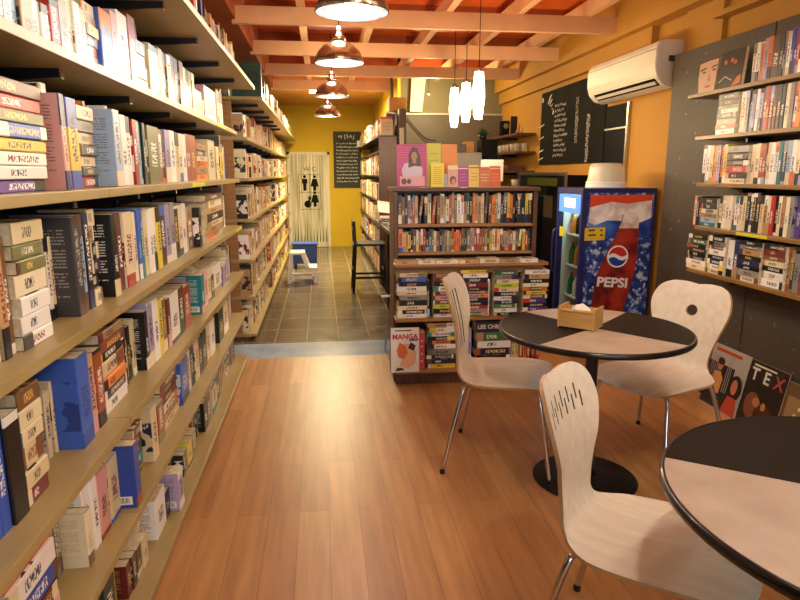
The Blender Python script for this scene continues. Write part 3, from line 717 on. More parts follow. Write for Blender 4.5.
def label_books():
    labs = {}
    for rn, r in ROWS.items():
        seq = []; seen = {}
        for b in sorted(r['books'], key=lambda b: b['s']):
            if b['kind'] == 'stack':
                if b['sid'] not in seen: seen[b['sid']] = []; seq.append(('stack', seen[b['sid']]))
                seen[b['sid']].append(b)
            else: seq.append(('book', [b]))
        near = sorted(seq, key=lambda q: q[1][0]['s'])
        nm = lambda q: (q[1][0]['c'] + ' book') if q[0] == 'book' else 'flat stack'
        for i, q in enumerate(near):
            pv = near[i-1] if i else None; nx = near[i+1] if i+1 < len(near) else None
            a, c = (nm(pv) if pv else 'shelf end'), (nm(nx) if nx else 'shelf end')
            if q[0] == 'book':
                b = q[1][0]; sz = 'thick ' if b['t'] > .034 else 'thin ' if b['t'] < .016 else ''
                x, y = a.replace(' book', ''), c.replace(' book', '')
                base = '%s%s book between %s and %s, %s' % (sz, b['c'], x, y, r['phrase'])
                labs[id(b)] = (base, rn)
            else:
                st = sorted(q[1], key=lambda b: -b['dz'])
                for k, b in enumerate(st):
                    if len(st) == 1: base = '%s book lying flat, %s' % (b['c'], r['phrase'])
                    else: base = '%s book lying %s from top, stack beside %s, %s' % (b['c'], ORD[min(k, 11)], a, r['phrase'])
                    labs[id(b)] = (base, rn)
    # settle look-alikes by their order along the shelf
    by = {}
    for b in sorted(FIRST, key=lambda b: ((b['m'].translation.y) if ROWS[b['row']]['ori'] != 'C' else b['m'].translation.x, -b['dz'])):
        by.setdefault(labs[id(b)][0], []).append(b)
    for k, v in by.items():
        for i, b in enumerate(v):
            first = 'left' if ROWS[b['row']]['ori'] == 'C' else 'near end'
            b['label'] = k if len(v) == 1 else '%s, %s' % (k.replace(' book ', ' book, %s such from %s, ' % (ORD[i], first), 1), '') if False else (k if len(v) == 1 else k.replace(' book ', ' book (%s such from %s) ' % (ORD[min(i, 11)], first), 1))
            if len(b['label'].split()) > 16: b['label'] = b['label'].replace('lying ', '').replace('such ', '')
label_books()
def mk_mesh(name, fn):
    bm = bmesh.new(); fn(bm); me = bpy.data.meshes.new(name); bm.to_mesh(me); bm.free()
    me.materials.append(M['book']); me.materials.append(M['pages']); return me
BIG = []
for b in FIRST:
    e = bpy.data.objects.new('book', None); C.objects.link(e); e.matrix_world = b['m']; e.empty_display_size = .03
    tag(e, b['label'], 'book', ROWS[b['row']]['group'])
    for nme in ('cover', 'pages'):
        me = mk_mesh(nme, lambda bm: book_geo(bm, b, Matrix(), (nme,)))
        o = bpy.data.objects.new('cover' if nme == 'cover' else 'page_block', me); C.objects.link(o); o.parent = e
    b['obj'] = e
rest = [b for b in BOOKS if id(b) not in ids]
def allrest(bm):
    for b in rest: book_geo_simple(bm, b, b['m'])
ro = bpy.data.objects.new('distant_books', mk_mesh('distant_books', allrest)); C.objects.link(ro)
tag(ro, 'the many smaller and farther books filling the left, far and right shelves', 'books'); ro['kind'] = 'stuff'
print('books', len(BOOKS))
LP1, LP2, LP3, LP4, LP5, LP6, LP7, LW, EXPO = 46, 74, 38, 66, 16, 130, 130, 34, .66
# ------------------------------------------------------------------ bistro tables
def cafe_table(loc, r, secs, label):
    t = empty('cafe_table', loc, 0, label, 'table', 'round two-tone cafe tables')
    tt = MB()
    for a0, a1, m in secs:
        n = max(4, int(abs(a1 - a0) / 3)); rr = r - .008
        c = tt.bm.verts.new((0, 0, .7505)); k = tt.mi(m)
        ring = [tt.bm.verts.new((rr*math.cos(math.radians(a0 + (a1-a0)*i/n)), rr*math.sin(math.radians(a0 + (a1-a0)*i/n)), .7505)) for i in range(n+1)]
        for i in range(n): tt.bm.faces.new((c, ring[i], ring[i+1])).material_index = k
    tt.lathe([(0, .728), (r-.009, .728), (r-.009, .7505)], M['rim'], 72)
    tt.build('tabletop', None, t)
    MB().lathe([(r-.008, .7265), (r-.001, .7265), (r+.0025, .732), (r+.003, .74), (r+.001, .748), (r-.003, .7512), (r-.008, .7515), (r-.008, .7265)], M['rim'], 80).build('edge_band', None, t)
    MB().lathe([(0, .70), (.16, .70), (.165, .7275), (0, .7275)], M['black'], 32).build('mounting_plate', None, t)
    MB().lathe([(0, .03), (.055, .03), (.043, .06), (.028, .30), (.030, .62), (.042, .70), (0, .70)], M['rim'], 28).build('column', None, t)
    MB().lathe([(0, .0), (.24, .0), (.245, .008), (.235, .016), (.12, .024), (.05, .034), (0, .034)], M['black'], 56).build('base', None, t)
    return t
cafe_table((1.23, 2.64, 0), .431, [(-145, -52, M['tbeige']), (-52, 44, M['tblack']), (44, 119, M['tbeige']), (119, 215, M['tblack'])],
           'round cafe table carrying the wooden tissue box, black and beige quartered top')
cafe_table((1.247, 1.067, 0), .505, [(145, 238, M['tbeige']), (238, 330, M['tblack']), (330, 415, M['tbeige']), (55, 145, M['tblack'])],
           'nearest round cafe table cut by the right edge, black and beige bare top')

# ------------------------------------------------------------------ chairs
PROF = [(.445, .418, .160), (.435, .432, .205), (.39, .446, .232), (.29, .450, .243), (.18, .444, .244), (.085, .441, .230), (.03, .446, .190), (.002, .462, .153),
        (-.012, .49, .136), (-.018, .53, .136), (-.028, .60, .154), (-.045, .70, .190), (-.064, .78, .210), (-.080, .84, .203), (-.091, .88, .184), (-.098, .902, .158), (-.102, .913, .125)]
def shell(holes):
    P = catmull([Vector(p) for p in PROF], 4); n = 20; mb = MB(); k = mb.mi(M['birch']); ke = mb.mi(M['plyedge']); rows = []
    for i, p in enumerate(P):
        hw = p.z; q = max(0, min(1, (p.y - .47) / .2)); row = []
        top = max(0, (p.y - .86) / .055)
        for j in range(n + 1):
            s = -1 + 2*j/n; y = s * hw
            x = p.x + q * (.036*s*s*(hw/.2)**2); z = p.y - (1-q)*.010*(1-s*s)*min(1, max(0, (p.x-.02)/.1))
            if p.x > .36: x += -.012*s*s
            if top > 0: z += top * (.008*math.cos((abs(s)-.62)*3) - .008)   # two shoulders, a faint dip between them
            row.append(mb.bm.verts.new((x, y, z)))
        rows.append(row)
    for a, b in zip(rows, rows[1:]):
        for j in range(n):
            f = mb.bm.faces.new((a[j], a[j+1], b[j+1], b[j])); f.smooth = True; f.material_index = k
    o = mb.build('shell')
    o.data.materials.append(M['plyedge']) if len(o.data.materials) < 2 else None
    so = o.modifiers.new('s', 'SOLIDIFY'); so.thickness = .011; so.offset = 0; so.material_offset_rim = 1; so.use_even_offset = True
    baked(o)
    c = MB()
    for h in holes: h(c)
    co = c.build('cut'); bo = o.modifiers.new('b', 'BOOLEAN'); bo.object = co; bo.operation = 'DIFFERENCE'; bo.solver = 'EXACT'; bo.material_mode = 'TRANSFER'
    baked(o)
    o.data.set_sharp_from_angle(angle=.7)
    me = co.data; bpy.data.objects.remove(co); bpy.data.meshes.remove(me)
    return o
def slot(y, z, w, h): return lambda c: c.box(-.2, .1, y-w/2, y+w/2, z-h/2, z+h/2, M['slot_shade'])
def hole(y, z, r): return lambda c: c.lathe([(0, -.2), (r, -.2), (r, .2), (0, .2)], M['plyedge'], 32, T((0, y, z)) @ R(PI/2, 'Y'))
def chair(loc, rz, holes, label, sc=(1, 1, 1)):
    t = empty('cafe_chair', loc, rz, label, 'chair', 'cafe chairs with bent birch shells'); t.scale = sc
    s = shell(holes); s.name = 'shell'; s.parent = t
    MB().box(.10, .30, -.09, .09, .424, .4335, M['chrome'], bev=.002).build('mounting_plate', None, t)
    for fx, sy in ((1, -1), (1, 1), (-1, -1), (-1, 1)):
        x0 = .27 if fx > 0 else .12; xe = .37 if fx > 0 else .035; xf = .445 if fx > 0 else -.055
        path = [(x0, sy*.05, .418), ((x0+xe)/2, sy*.11, .418), (xe, sy*.165, .412), (xe+(.010 if fx > 0 else -.012), sy*.187, .385), ((xe+xf)/2, sy*.212, .24), (xf, sy*.25, .014)]
        l = MB().tube(path, .0105, M['chrome'], 12).build('leg', None, t)
        MB().lathe([(0, 0), (.012, 0), (.0125, .016), (0, .016)], M['rubber'], 14, T((xf, sy*.2505, .0))).build('rubber_foot', None, l)
    return t
zig = []
for i in range(11):
    yy = -.125 + i*.025
    zig.append(slot(yy, .81 + (.014 if i % 2 else -.016), .008, .05))
chair((.755, 1.64, 0), math.radians(-41), zig, 'cafe chair with a row of short staggered slits in its backrest, nearest the camera', (1.09, .94, .955))
chair((.708, 2.993, 0), math.radians(-22.5), [slot(y, .70, .013, .28) for y in (-.075, -.025, .025, .075)], 'cafe chair with long vertical slits in its backrest, in front of the dark bookcase', (1.03, 1.03, 1.035))
chair((1.885, 2.975, 0), math.radians(206), [hole(0, .765, .030)], 'cafe chair with one round hole in its backrest, behind the table beside the grey panel', (1.05, 1.06, .963))

# ------------------------------------------------------------------ wooden tissue box on the table
p0 = at(558, 327, z=.752); p1 = at(592, 332, z=.752); an = math.atan2(p1.y-p0.y, p1.x-p0.x)
tb = empty('tissue_box', ((p0.x+p1.x)/2 + .045, (p0.y+p1.y)/2 + .05, .7525), an, 'pale wooden tissue box with white tissue showing, standing on the round table', 'tissue box')
bw = (p1-p0).length/2 + .006; bd = .065
for sx_ in (-1, 1): MB().box(min(sx_*bw, sx_*(bw-.009)), max(sx_*bw, sx_*(bw-.009)), -bd, bd, 0, .098, M['boxwood'], bev=.001).build('end_board', None, tb)
b = MB(); b.box(-bw+.0095, bw-.0095, -bd+.006, bd-.006, .004, .074, M['boxwood']); b.build('body', None, tb)
b = MB(); b.box(-bw+.0095, bw-.0095, -bd+.004, -.022, .077, .084, M['boxwood']); b.box(-bw+.0095, bw-.0095, .022, bd-.004, .077, .084, M['boxwood']); b.build('lid', None, tb)
ti = MB(); k = ti.mi(M['paper']); G = []
for i in range(11):
    row = []
    for j in range(9):
        u = i/10*2-1; v = j/8*2-1
        zz = .079 + .028*max(0, 1-(u*u+v*v*1.1))**.8 + .004*math.sin(7*u+3*v)*(1-abs(u))
        row.append(ti.bm.verts.new((u*.042*(1+.1*math.sin(5*v)), v*.03*(1+.15*math.sin(4*u)), zz)))
    G.append(row)
for a, c in zip(G, G[1:]):
    for j in range(8): ti.bm.faces.new((a[j], c[j], c[j+1], a[j+1])).smooth = True
ti.build('tissue', None, tb)

# ------------------------------------------------------------------ drinks fridge
fx0, fx1, fy0, fy1, fz = 1.985, 2.585, 4.6, 5.12, 1.335
fr = empty('drinks_fridge', (2.28, 4.86, 0), 0, 'dark blue drinks fridge with a soft drink bottle printed on its side', 'fridge')
LF = (-2.28, -4.86, 0)
def fp(n, *a, m, bev=0, par=None): return MB().box(*a, m, bev=bev).build(n, None, par or fr, LF if par is None else None)
sh_ = MB()
sh_.box(fx0+.045, fx1, fy0, fy0+.03, .04, fz, M['navy']); sh_.box(fx0+.045, fx1, fy1-.03, fy1, .04, fz, M['navy'])
sh_.box(fx0+.045, fx1, fy0+.03, fy1-.03, fz-.04, fz, M['navy']); sh_.box(fx0+.045, fx1, fy0+.03, fy1-.03, .04, .16, M['navy']); sh_.box(fx1-.03, fx1, fy0+.03, fy1-.03, .16, fz-.04, M['white_plastic'])
sh_.build('body', None, fr, LF)
for q in ((fx0+.08, fy0+.05), (fx1-.05, fy0+.05), (fx0+.08, fy1-.05), (fx1-.05, fy1-.05)):
    MB().lathe([(0, 0), (.02, 0), (.02, .04), (0, .04)], M['rubber'], 12, T((q[0], q[1], 0))).build('foot', None, fr, LF)
ln = MB(); ln.box(fx0+.05, fx1-.032, fy1-.036, fy1-.0305, .161, fz-.041, M['white_plastic']); ln.box(fx0+.05, fx1-.032, fy0+.0305, fy0+.034, .161, fz-.041, M['white_plastic'])
ln.build('liner', None, fr, LF)
for z in (.42, .68, .94): fp('shelf', fx0+.08, fx1-.04, fy0+.036, fy1-.038, z, z+.012, m=M['white_plastic'])
fp('light_header', fx0+.006, fx0+.044, fy0+.03, fy1-.03, fz-.20, fz-.055, m=emit('header_lightbox', '4a7fd8', .8))
text('PEPSI', .10, T((fx0+.0055, (fy0+fy1)/2-.0, fz-.125)) @ FACE_MX, emit('header_white', 'f4f6ff', 1.6), fr, 'header_lettering', bold=.003).location = LF
dr = MB(); a_, b_2 = fy0+.0, fy1
dr.box(fx0, fx0+.044, a_, a_+.032, .06, fz, M['navy']); dr.box(fx0, fx0+.044, b_2-.032, b_2, .06, fz, M['navy']); dr.box(fx0, fx0+.044, a_+.032, b_2-.032, .06, .11, M['navy']); dr.box(fx0, fx0+.044, a_+.032, b_2-.032, fz-.05, fz, M['navy'])
dro = dr.build('door', None, fr, LF)
MB().box(fx0+.012, fx0+.018, a_+.032, b_2-.032, .11, fz-.2, M['clear']).build('glass_pane', None, dro)
MB().tube([(fx0-.0, b_2-.03, .62), (fx0-.035, b_2-.03, .65), (fx0-.035, b_2-.03, .95), (fx0-.0, b_2-.03, .98)], .009, M['navy'], 8).build('handle', None, dro)
MB().box(fx0+.0100, fx0+.0118, b_2-.16, b_2-.06, .93, 1.01, M['tag']).build('yellow_sticker', None, dro)
# printed side facing the viewer
yS = fy0 - .001
pr = MB(); pr.box(fx0+.045, fx1-.02, yS-.001, yS, .12, fz-.035, M['splash'])
ps = pr.build('side_print', None, fr, LF)
def flat(name, pts, m, layer, par=ps, y=yS):
    "a printed shape on the fridge side; pts in x,z"
    o = MB().prism(pts, .0006, m, Matrix(((1,0,0,0),(0,0,-1,y-.001-layer*.0007),(0,1,0,0),(0,0,0,1)))).build(name, None, par); return o
X0 = fx0+.06; W = fx1-.035-X0
g = lambda u, v: (X0 + u*W, fz-.05 - v*1.05)     # u across, v down, 0..1 over 1.05 m
flat('sky_band', [g(0, .32), g(1, .32), g(1, .16), g(0, .16)], M['sky_print'], 1)
flat('white_band', [g(0, .2), g(.1, .22), g(.3, .185), (g(.5, .19)), g(.8, .21), g(1, .17), g(1, .035), g(.6, .06), g(.35, .045), g(0, .09)], noise_paint('foam_print', [(.4, 'c9b8ae'), (.6, 'efe8e0')], 9), 2)
flat('red_band', [g(0, .09), g(.35, .05), g(.6, .065), g(1, .04), g(1, 0), g(0, 0)], card('red_print', 'd8481e'), 3)
# bottle: pale neck, brown body, roundel and lettering
def arc(n, f): return [f(i/n) for i in range(n+1)]
bl = [g(.54, .145), g(.52, .2), g(.47, .27), g(.38, .36), g(.27, .47), g(.2, .56), g(.15, .66), g(.12, .8), g(.12, 1.0)]
brr = [g(.62, 1.0), g(.66, .85), g(.74, .7), g(.80, .56), g(.82, .45), g(.82, .34), g(.81, .26), g(.8, .2), g(.78, .145)]
flat('bottle_print', bl + brr, M['cola'], 4)
flat('bottle_neck', [g(.56, .13), g(.78, .13), g(.805, .2), g(.81, .245), g(.485, .245), g(.53, .2)], noise_paint('neck_print', [(.4, 'c4aa94'), (.6, 'e6dccf')], 12), 5)
cxr, czr, rr_ = g(.5, .455)[0], g(.5, .455)[1], .088
disc = lambda r, a0=0, a1=360, n=36: [(cxr + r*math.cos(math.radians(a0+(a1-a0)*i/n)), czr + r*math.sin(math.radians(a0+(a1-a0)*i/n))) for i in range(n+(a1-a0 != 360))]
flat('roundel_white', disc(rr_), card('print_white', 'f2ece4'), 6)
wave = lambda off, amp, n=12: [(cxr + rr_*.86*math.cos(math.radians(170)) * (1-2*i/n), czr + off + amp*math.sin((i/n)*2*PI)) for i in range(n+1)]
flat('roundel_red', [(cxr + .86*rr_*math.cos(math.radians(a)), czr + .86*rr_*math.sin(math.radians(a))) for a in range(12, 172, 8)] + wave(.012, .014), card('print_red', 'c8281c'), 7)
flat('roundel_blue', [(cxr + .86*rr_*math.cos(math.radians(a)), czr + .86*rr_*math.sin(math.radians(a))) for a in range(-12, -172, -8)] + wave(-.018, .014), card('print_blue', '1c3f9a'), 7)
text('PEPSI', .105, T((g(.44, 0)[0], yS-.0062, g(0, .655)[1])) @ FACE_MY @ R(-.07, 'Z'), card('print_white', 'f2ece4'), ps, 'side_lettering', bold=.0035, sx=1.12)
dn = MB(); rg = random.Random(3)
for i in range(46):
    side = rg.random() < .55
    u = rg.uniform(0.0, .28) if side else rg.uniform(.8, .98); v = rg.uniform(.36, .98)
    if side and u > .42 - v*.3: continue
    r_ = rg.uniform(.004, .013); c0 = g(u, v)
    dn.prism([(c0[0] + r_*rg.uniform(.5, 1.3)*math.cos(a*PI/4), c0[1] + r_*rg.uniform(.5, 1.6)*math.sin(a*PI/4)) for a in range(8)], .0006, card('drop', 'ccd6e4'), Matrix(((1,0,0,0),(0,0,-1,yS-.0025),(0,1,0,0),(0,0,0,1))))
dn.build('splash_drops', None, ps)['kind'] = 'stuff'
ys = flat('notice_sticker', [g(-.06, .24), g(.27, .235), g(.27, .33), g(-.06, .335)], card('notice_yellow', 'e0b82a'), 6)
for v, us in ((.265, (.0, .1, .19, .21)), (.3, (.0, .12, .19, .22))):
    flat('print_line', [g(us[0], v), g(us[1], v-.002), g(us[1], v-.014), g(us[0], v-.012)], card('ink', '3a2a18'), 8, ys)
    flat('print_line', [g(us[2], v), g(us[3]+.01, v), g(us[3]+.01, v-.014), g(us[2], v-.014)], card('ink', '3a2a18'), 8, ys)
proto = None
bcols = [('2f6a3a', 'green'), ('2a1a14', 'dark'), ('c8742a', 'orange'), ('2f6a3a', 'green'), ('d8d4c8', 'clear')]
for zi, z in enumerate((.693, .433, .953)):
    for j in range(4):
        y = fy0 + .09 + j*.11; c, n = bcols[(zi*2 + j) % 5]
        m_ = card('drink_' + n, c, .15)
        o = empty('drink_bottle', (fx0+.12, y, z), 0, '%s drink bottle on the %s shelf inside the fridge' % (n, ('middle', 'lower', 'upper')[zi]), 'bottle', 'drink bottles in the fridge')
        o['label'] = '%s drink bottle, %s from the fridge front corner, on the %s fridge shelf' % (n, ORD[j], ('middle', 'lower', 'upper')[zi])
        MB().lathe([(0, 0), (.028, 0), (.03, .01), (.03, .10), (.024, .13), (.012, .155), (.012, .17), (0, .17)], m_, 14).build('body', None, o)
        MB().lathe([(0, .17), (.0135, .17), (.0135, .185), (0, .185)], card('cap', 'c8281c'), 12).build('cap', None, o)
l = bpy.data.lights.new('fridge_light', 'POINT'); l.shadow_soft_size = .03; l.energy = 2.2; l.color = (.75, 1, .8)
lo = bpy.data.objects.new('fridge_light', l); C.objects.link(lo); lo.parent = fr; lo.location = (fx0+.10-2.28, (fy0+fy1)/2-4.86, fz-.14)
# translucent tub upside down on top
q0, q1 = at(587, 187, y=4.8), at(624, 187, y=4.8); r_ = (q1.x-q0.x)/2; cxx = (q0.x+q1.x)/2
tu = empty('plastic_tub', (cxx, 4.8, fz+.0005), 0, 'translucent plastic tub turned upside down on a white lid on the fridge', 'tub')
MB().lathe([(0, 0), (r_, 0), (r_+.002, .008), (r_, .022), (r_-.004, .03), (r_+.001, .036), (r_-.002, .046), (0, .046)], M['white_plastic'], 40).build('lid', None, tu)
MB().lathe([(r_-.006, .0465), (r_-.012, .07), (r_-.02, .15), (r_-.035, .185), (r_-.06, .192), (0, .192), (0, .189), (r_-.062, .189), (r_-.038, .182), (r_-.024, .148), (r_-.015, .07), (r_-.009, .0465)], M['tub'], 40).build('bowl', None, tu)

# ------------------------------------------------------------------ wall air conditioner
ac = empty('air_conditioner', (2.5, 5.0, 2.2), 0, 'off-white split air conditioner high on the mustard right wall', 'air conditioner')
LA = (-2.5, -5.0, -2.2); ay0, ay1 = 4.42, 5.60
prof = [(WX-.002, 2.075), (WX-.07, 2.055), (WX-.15, 2.075), (WX-.205, 2.13), (WX-.225, 2.2), (WX-.225, 2.33), (WX-.205, 2.37), (WX-.17, 2.385), (WX-.002, 2.385)]
Mp = Matrix(((1,0,0,0),(0,0,1,ay0),(0,1,0,0),(0,0,0,1)))
a = MB().prism(prof, ay1-ay0, M['ac'], Mp); bmesh.ops.bevel(a.bm, geom=[e for e in a.bm.edges], offset=.008, segments=2, affect='EDGES')
a.build('body', None, ac, LA)
def sl_poly(d0, d1, z0_, z1_, y0, y1, nme, m, dd=.002):
    # strip lying on the slanted lower front
    pts = [(d0, z0_), (d1, z1_)]
    nx, nz_ = (z1_-z0_), -(d1-d0); L_ = math.hypot(nx, nz_); nx, nz_ = -abs(nx/L_)*dd, -abs(nz_/L_)*dd
    MB().prism([(d0, z0_), (d1, z1_), (d1+nx, z1_+nz_), (d0+nx, z0_+nz_)], y1-y0, m, Matrix(((1,0,0,0),(0,0,1,y0),(0,1,0,0),(0,0,0,1)))).build(nme, None, ac, LA)
sl_poly(WX-.152, WX-.20, 2.077, 2.124, ay0+.05, ay1-.1, 'air_outlet', M['dark'])
sl_poly(WX-.166, WX-.184, 2.0885, 2.106, ay0+.07, ay1-.12, 'louver', M['ac'], .006)
MB().box(WX-.228, WX-.2255, ay0+.005, ay1-.01, 2.318, 2.322, M['grey']).build('front_seam', None, ac, LA)
MB().box(WX-.13, WX-.05, ay0-.0025, ay0-.0002, 2.235, 2.275, M['dkgrey']).build('display', None, ac, LA)
MB().box(WX-.075, WX-.06, ay0-.0035, ay0-.0026, 2.245, 2.265, M['ac']).build('button', None, ac, LA)

# ------------------------------------------------------------------ blackboards
def chalk_strokes(mb, rg, x0, x1, y, h, n):
    "small chalk strokes standing for a hand-written line"
    x = x0
    while x < x1:
        w = rg.uniform(.5, 1)*h*.8
        for k_ in range(rg.choice((2, 2, 3))):
            xa = x + rg.uniform(0, w*.7); ya = y + rg.uniform(-.5, .1)*h; xb = xa + rg.uniform(-.3, .5)*w; yb_ = ya + rg.uniform(.3, .7)*h
            dx, dy = xb-xa, yb_-ya; L_ = math.hypot(dx, dy)+1e-6; nx, ny = -dy/L_*n, dx/L_*n
            mb.prism([(xa-nx, ya-ny), (xb-nx, yb_-ny), (xb+nx, yb_+ny), (xa+nx, ya+ny)], .0006)
        x += w*1.25
by0, by1, bz0, bz1 = 5.64, 7.36, 1.545, 2.36
bb = empty('blackboard', (WX-.0172, (by0+by1)/2, (bz0+bz1)/2), -PI/2, 'large chalk-written menu blackboard on the right wall beside the air conditioner', 'blackboard')
hw, hh = (by1-by0)/2, (bz1-bz0)/2
# local: x runs from far end to near end, y into the wall, z up
MB().box(-hw, hw, 0, .017, -hh, hh, pm('slate', '1b1b15', .8, var=.3, scale=4, spec=.15)).build('board', None, bb)
rg = random.Random(5)
ch = MB(); FM = R(PI/2, 'X')
for i in range(11):
    chalk_strokes(ch, rg, -.42, -.42 + rg.uniform(.18, .40), .22 - i*.053, .034, .0035)
cw = ch.build('chalk_menu_lines', M['chalk'], bb); cw.data.transform(T((0, -.0005, 0)) @ FM); cw['kind'] = 'stuff'
ch = MB()
for i in range(17): chalk_strokes(ch, rg, .17, .23, .24 - i*.027, .03, .003)
for i in range(17): chalk_strokes(ch, rg, .46, .52, .05 - i*.027, .03, .003)
ch.build('chalk_column', M['chalk'], bb).data.transform(T((0, -.0005, 0)) @ FM)
ch = MB()
for i in range(5): ch.prism([(-.66+i*.045, .27-i*.02), (-.63+i*.045, .27-i*.02), (-.52+i*.02, .36-i*.055+.01), (-.58+i*.02, .36-i*.055)], .0006)
for z in (.02, -.12, -.27, -.36): ch.prism([(-.9, z), (-.74, z+.025), (-.74, z+.04), (-.9, z+.014)], .0006)
ch.lathe([(0, 0), (.03, 0), (.03, .0006), (0, .0006)], None, 14, T((-.82, .33, 0)))
ch.build('chalk_drawing', M['chalk'], bb).data.transform(T((0, -.0005, 0)) @ FM)

b2 = empty('blackboard', (.52, BY-.0102, 1.70), 0, 'tall narrow blackboard with chalk lines on the yellow back wall', 'blackboard')
MB().box(-.27, .27, 0, .01, -.54, .54, pm('slate_far', '2a2c22', .7, var=.2)).build('board', None, b2)
ch = MB(); chalk_strokes(ch, rg, -.2, .16, .43, .09, .008)
for i in range(12): chalk_strokes(ch, rg, -.21, .2, .31 - i*.066, .03, .004)
cw = ch.build('chalk_writing', M['chalk'], b2); cw.data.transform(T((0, -.0005, 0)) @ FM); cw['kind'] = 'stuff'
MB().box(.19, .25, -.006, -.001, .25, .37, M['paper']).build('taped_note', None, b2)

# ------------------------------------------------------------------ dark window and cabinet under and beside the blackboard
wn = MB(); wn.box(WX-.012, WX-.001, 5.2, 5.63, 1.36, 2.04, M['dark']); wn.box(WX-.03, WX-.001, 5.17, 5.2, 1.36, 2.04, M['steel']); wn.box(WX-.02, WX-.001, 5.2, 5.63, 1.83, 1.845, M['steel'])
struct(wn.build('window_1'))
cb = empty('drinks_cabinet', (2.45, 6.6, 0), 0, 'dark glass-fronted cabinet with a pale metal frame, between the middle bookcase and the fridge', 'cabinet')
LCb = (-2.45, -6.6, 0)
MB().box(WX-.3, WX-.005, 5.75, 7.2, 0, 1.43, M['dark']).build('body', None, cb, LCb)
k = MB(); k.box(WX-.32, WX-.3005, 5.75, 7.2, 1.425, 1.455, M['steel']); k.box(WX-.32, WX-.3005, 7.17, 7.2, .1, 1.425, M['steel']); k.box(WX-.32, WX-.3005, 5.75, 5.78, .1, 1.425, M['steel'])
k.build('door_frame', None, cb, LCb)
MB().box(WX-.316, WX-.31, 5.785, 7.165, .1, 1.42, M['clear']).build('glass_pane', None, cb, LCb)
MB().box(WX-.308, WX-.301, 6.1, 6.35, 1.0, 1.22, card('label_dull', '6a5038')).build('label', None, cb, LCb)
MB().box(WX-.308, WX-.301, 6.0, 6.9, 1.32, 1.40, card('lime_dull', '6a6418')).build('banner', None, cb, LCb)

# ------------------------------------------------------------------ niche shelves on the right wall behind the bookcase
for i, (z, nm_) in enumerate(((1.93, 'top'), (1.71, 'second'), (1.48, 'third'), (1.28, 'lowest'))):
    s_ = empty('wall_shelf', (2.5, 8.3, z), 0, '%s of the small cafe shelves in the far right corner' % nm_, 'shelf', 'cafe shelves in the far corner')
    MB().box(-.13, .118, -.75, .72, -.025, 0, M['case']).build('board', None, s_)
    MB().box(-.1, .118, -.01, .01, -.055, -.0255, M['black']).build('bracket', None, s_)
def q_(name, lab, cat, px, y, z, w, h, d, m, grp=None):
    "stands on a shelf: px seen in the photograph, depth y"
    x = at(px, 150, y=y).x
    o = empty(name, (x, y, z), 0, lab, cat, grp); return o
sp_ = q_('loudspeaker', 'black loudspeaker on the top cafe shelf', 'loudspeaker', 504, 8.75, 1.9305, 0, 0, 0, None)
MB().box(-.055, .055, -.07, .07, 0, .23, M['dark'], bev=.004).build('cabinet', None, sp_)
MB().lathe([(0, .0), (.038, .0), (.034, .006), (.01, .001), (0, .003)], M['grey'], 20, T((0, -.0705, .16)) @ R(PI/2, 'X')).build('cone', None, sp_)
for i, (px, c, h, tl, lab) in enumerate([(517, 'black', .26, 0, 'black book standing beside the loudspeaker on the top cafe shelf'), (522, 'tan', .33, .35, 'tall tan book leaning on the top cafe shelf'), (527, 'tan', .3, .28, 'shorter tan folder leaning last on the top cafe shelf')]):
    o = q_('leaning_book', lab, 'book', px, 8.35 - i*.13, 1.9405 if tl else 1.931, 0, 0, 0, None)
    o.rotation_euler = (0, tl, 0)
    MB().box(-.1, .05, -.015, .015, 0, h, card('lean_'+c, PAL[c][0])).build('cover', None, o)
    MB().box(-.097, .0505, -.012, .012, h, h+.001, M['pages']).build('page_block', None, o)
gl0 = empty('drinking_glass', (0, 0, 0))
MB().lathe([(0, 0), (.026, 0), (.034, .1), (.032, .1), (.024, .006), (0, .006)], M['tub'], 14).build('bowl', None, gl0)
k_ = 0
for j in range(7):
    for s_ in range(2):
        o = gl0 if k_ == 0 else copy_tree(gl0); k_ += 1
        o.location = (2.42 + s_*.1, 7.7 + j*.17, 1.7105)
        tag(o, 'clear drinking glass, %s in the %s row of glasses, second cafe shelf' % (ORD[j], ('front', 'back')[s_]), 'glass', 'drinking glasses on the cafe shelf')
cp = empty('cup', (2.44, 7.75, 1.2805), 0, 'white cup on the lowest cafe shelf', 'cup')
MB().lathe([(0, 0), (.045, 0), (.055, .09), (.052, .09), (.04, .006), (0, .006)], M['white_plastic'], 20).build('bowl', None, cp)
MB().tube([(.05, 0, .07), (.085, 0, .065), (.085, 0, .03), (.046, 0, .02)], .006, M['white_plastic'], 8).build('handle', None, cp)
for i, (w_, c_) in enumerate([(.3, 'brown'), (.36, 'charcoal')]):
    o = empty('storage_tray', (2.46, 8.0 + i*.5, 1.4805), 0, '%s wooden tray on the third cafe shelf' % ('brown', 'charcoal')[i], 'tray')
    MB().box(-.1, .1, -w_/2, w_/2, 0, .07, card('tray'+c_, PAL[c_][0])).build('tray', None, o)
    MB().tube([(-.1, -.05, .05), (-.13, -.04, .05), (-.13, .04, .05), (-.1, .05, .05)], .006, M['steel'], 6).build('handle', None, o)

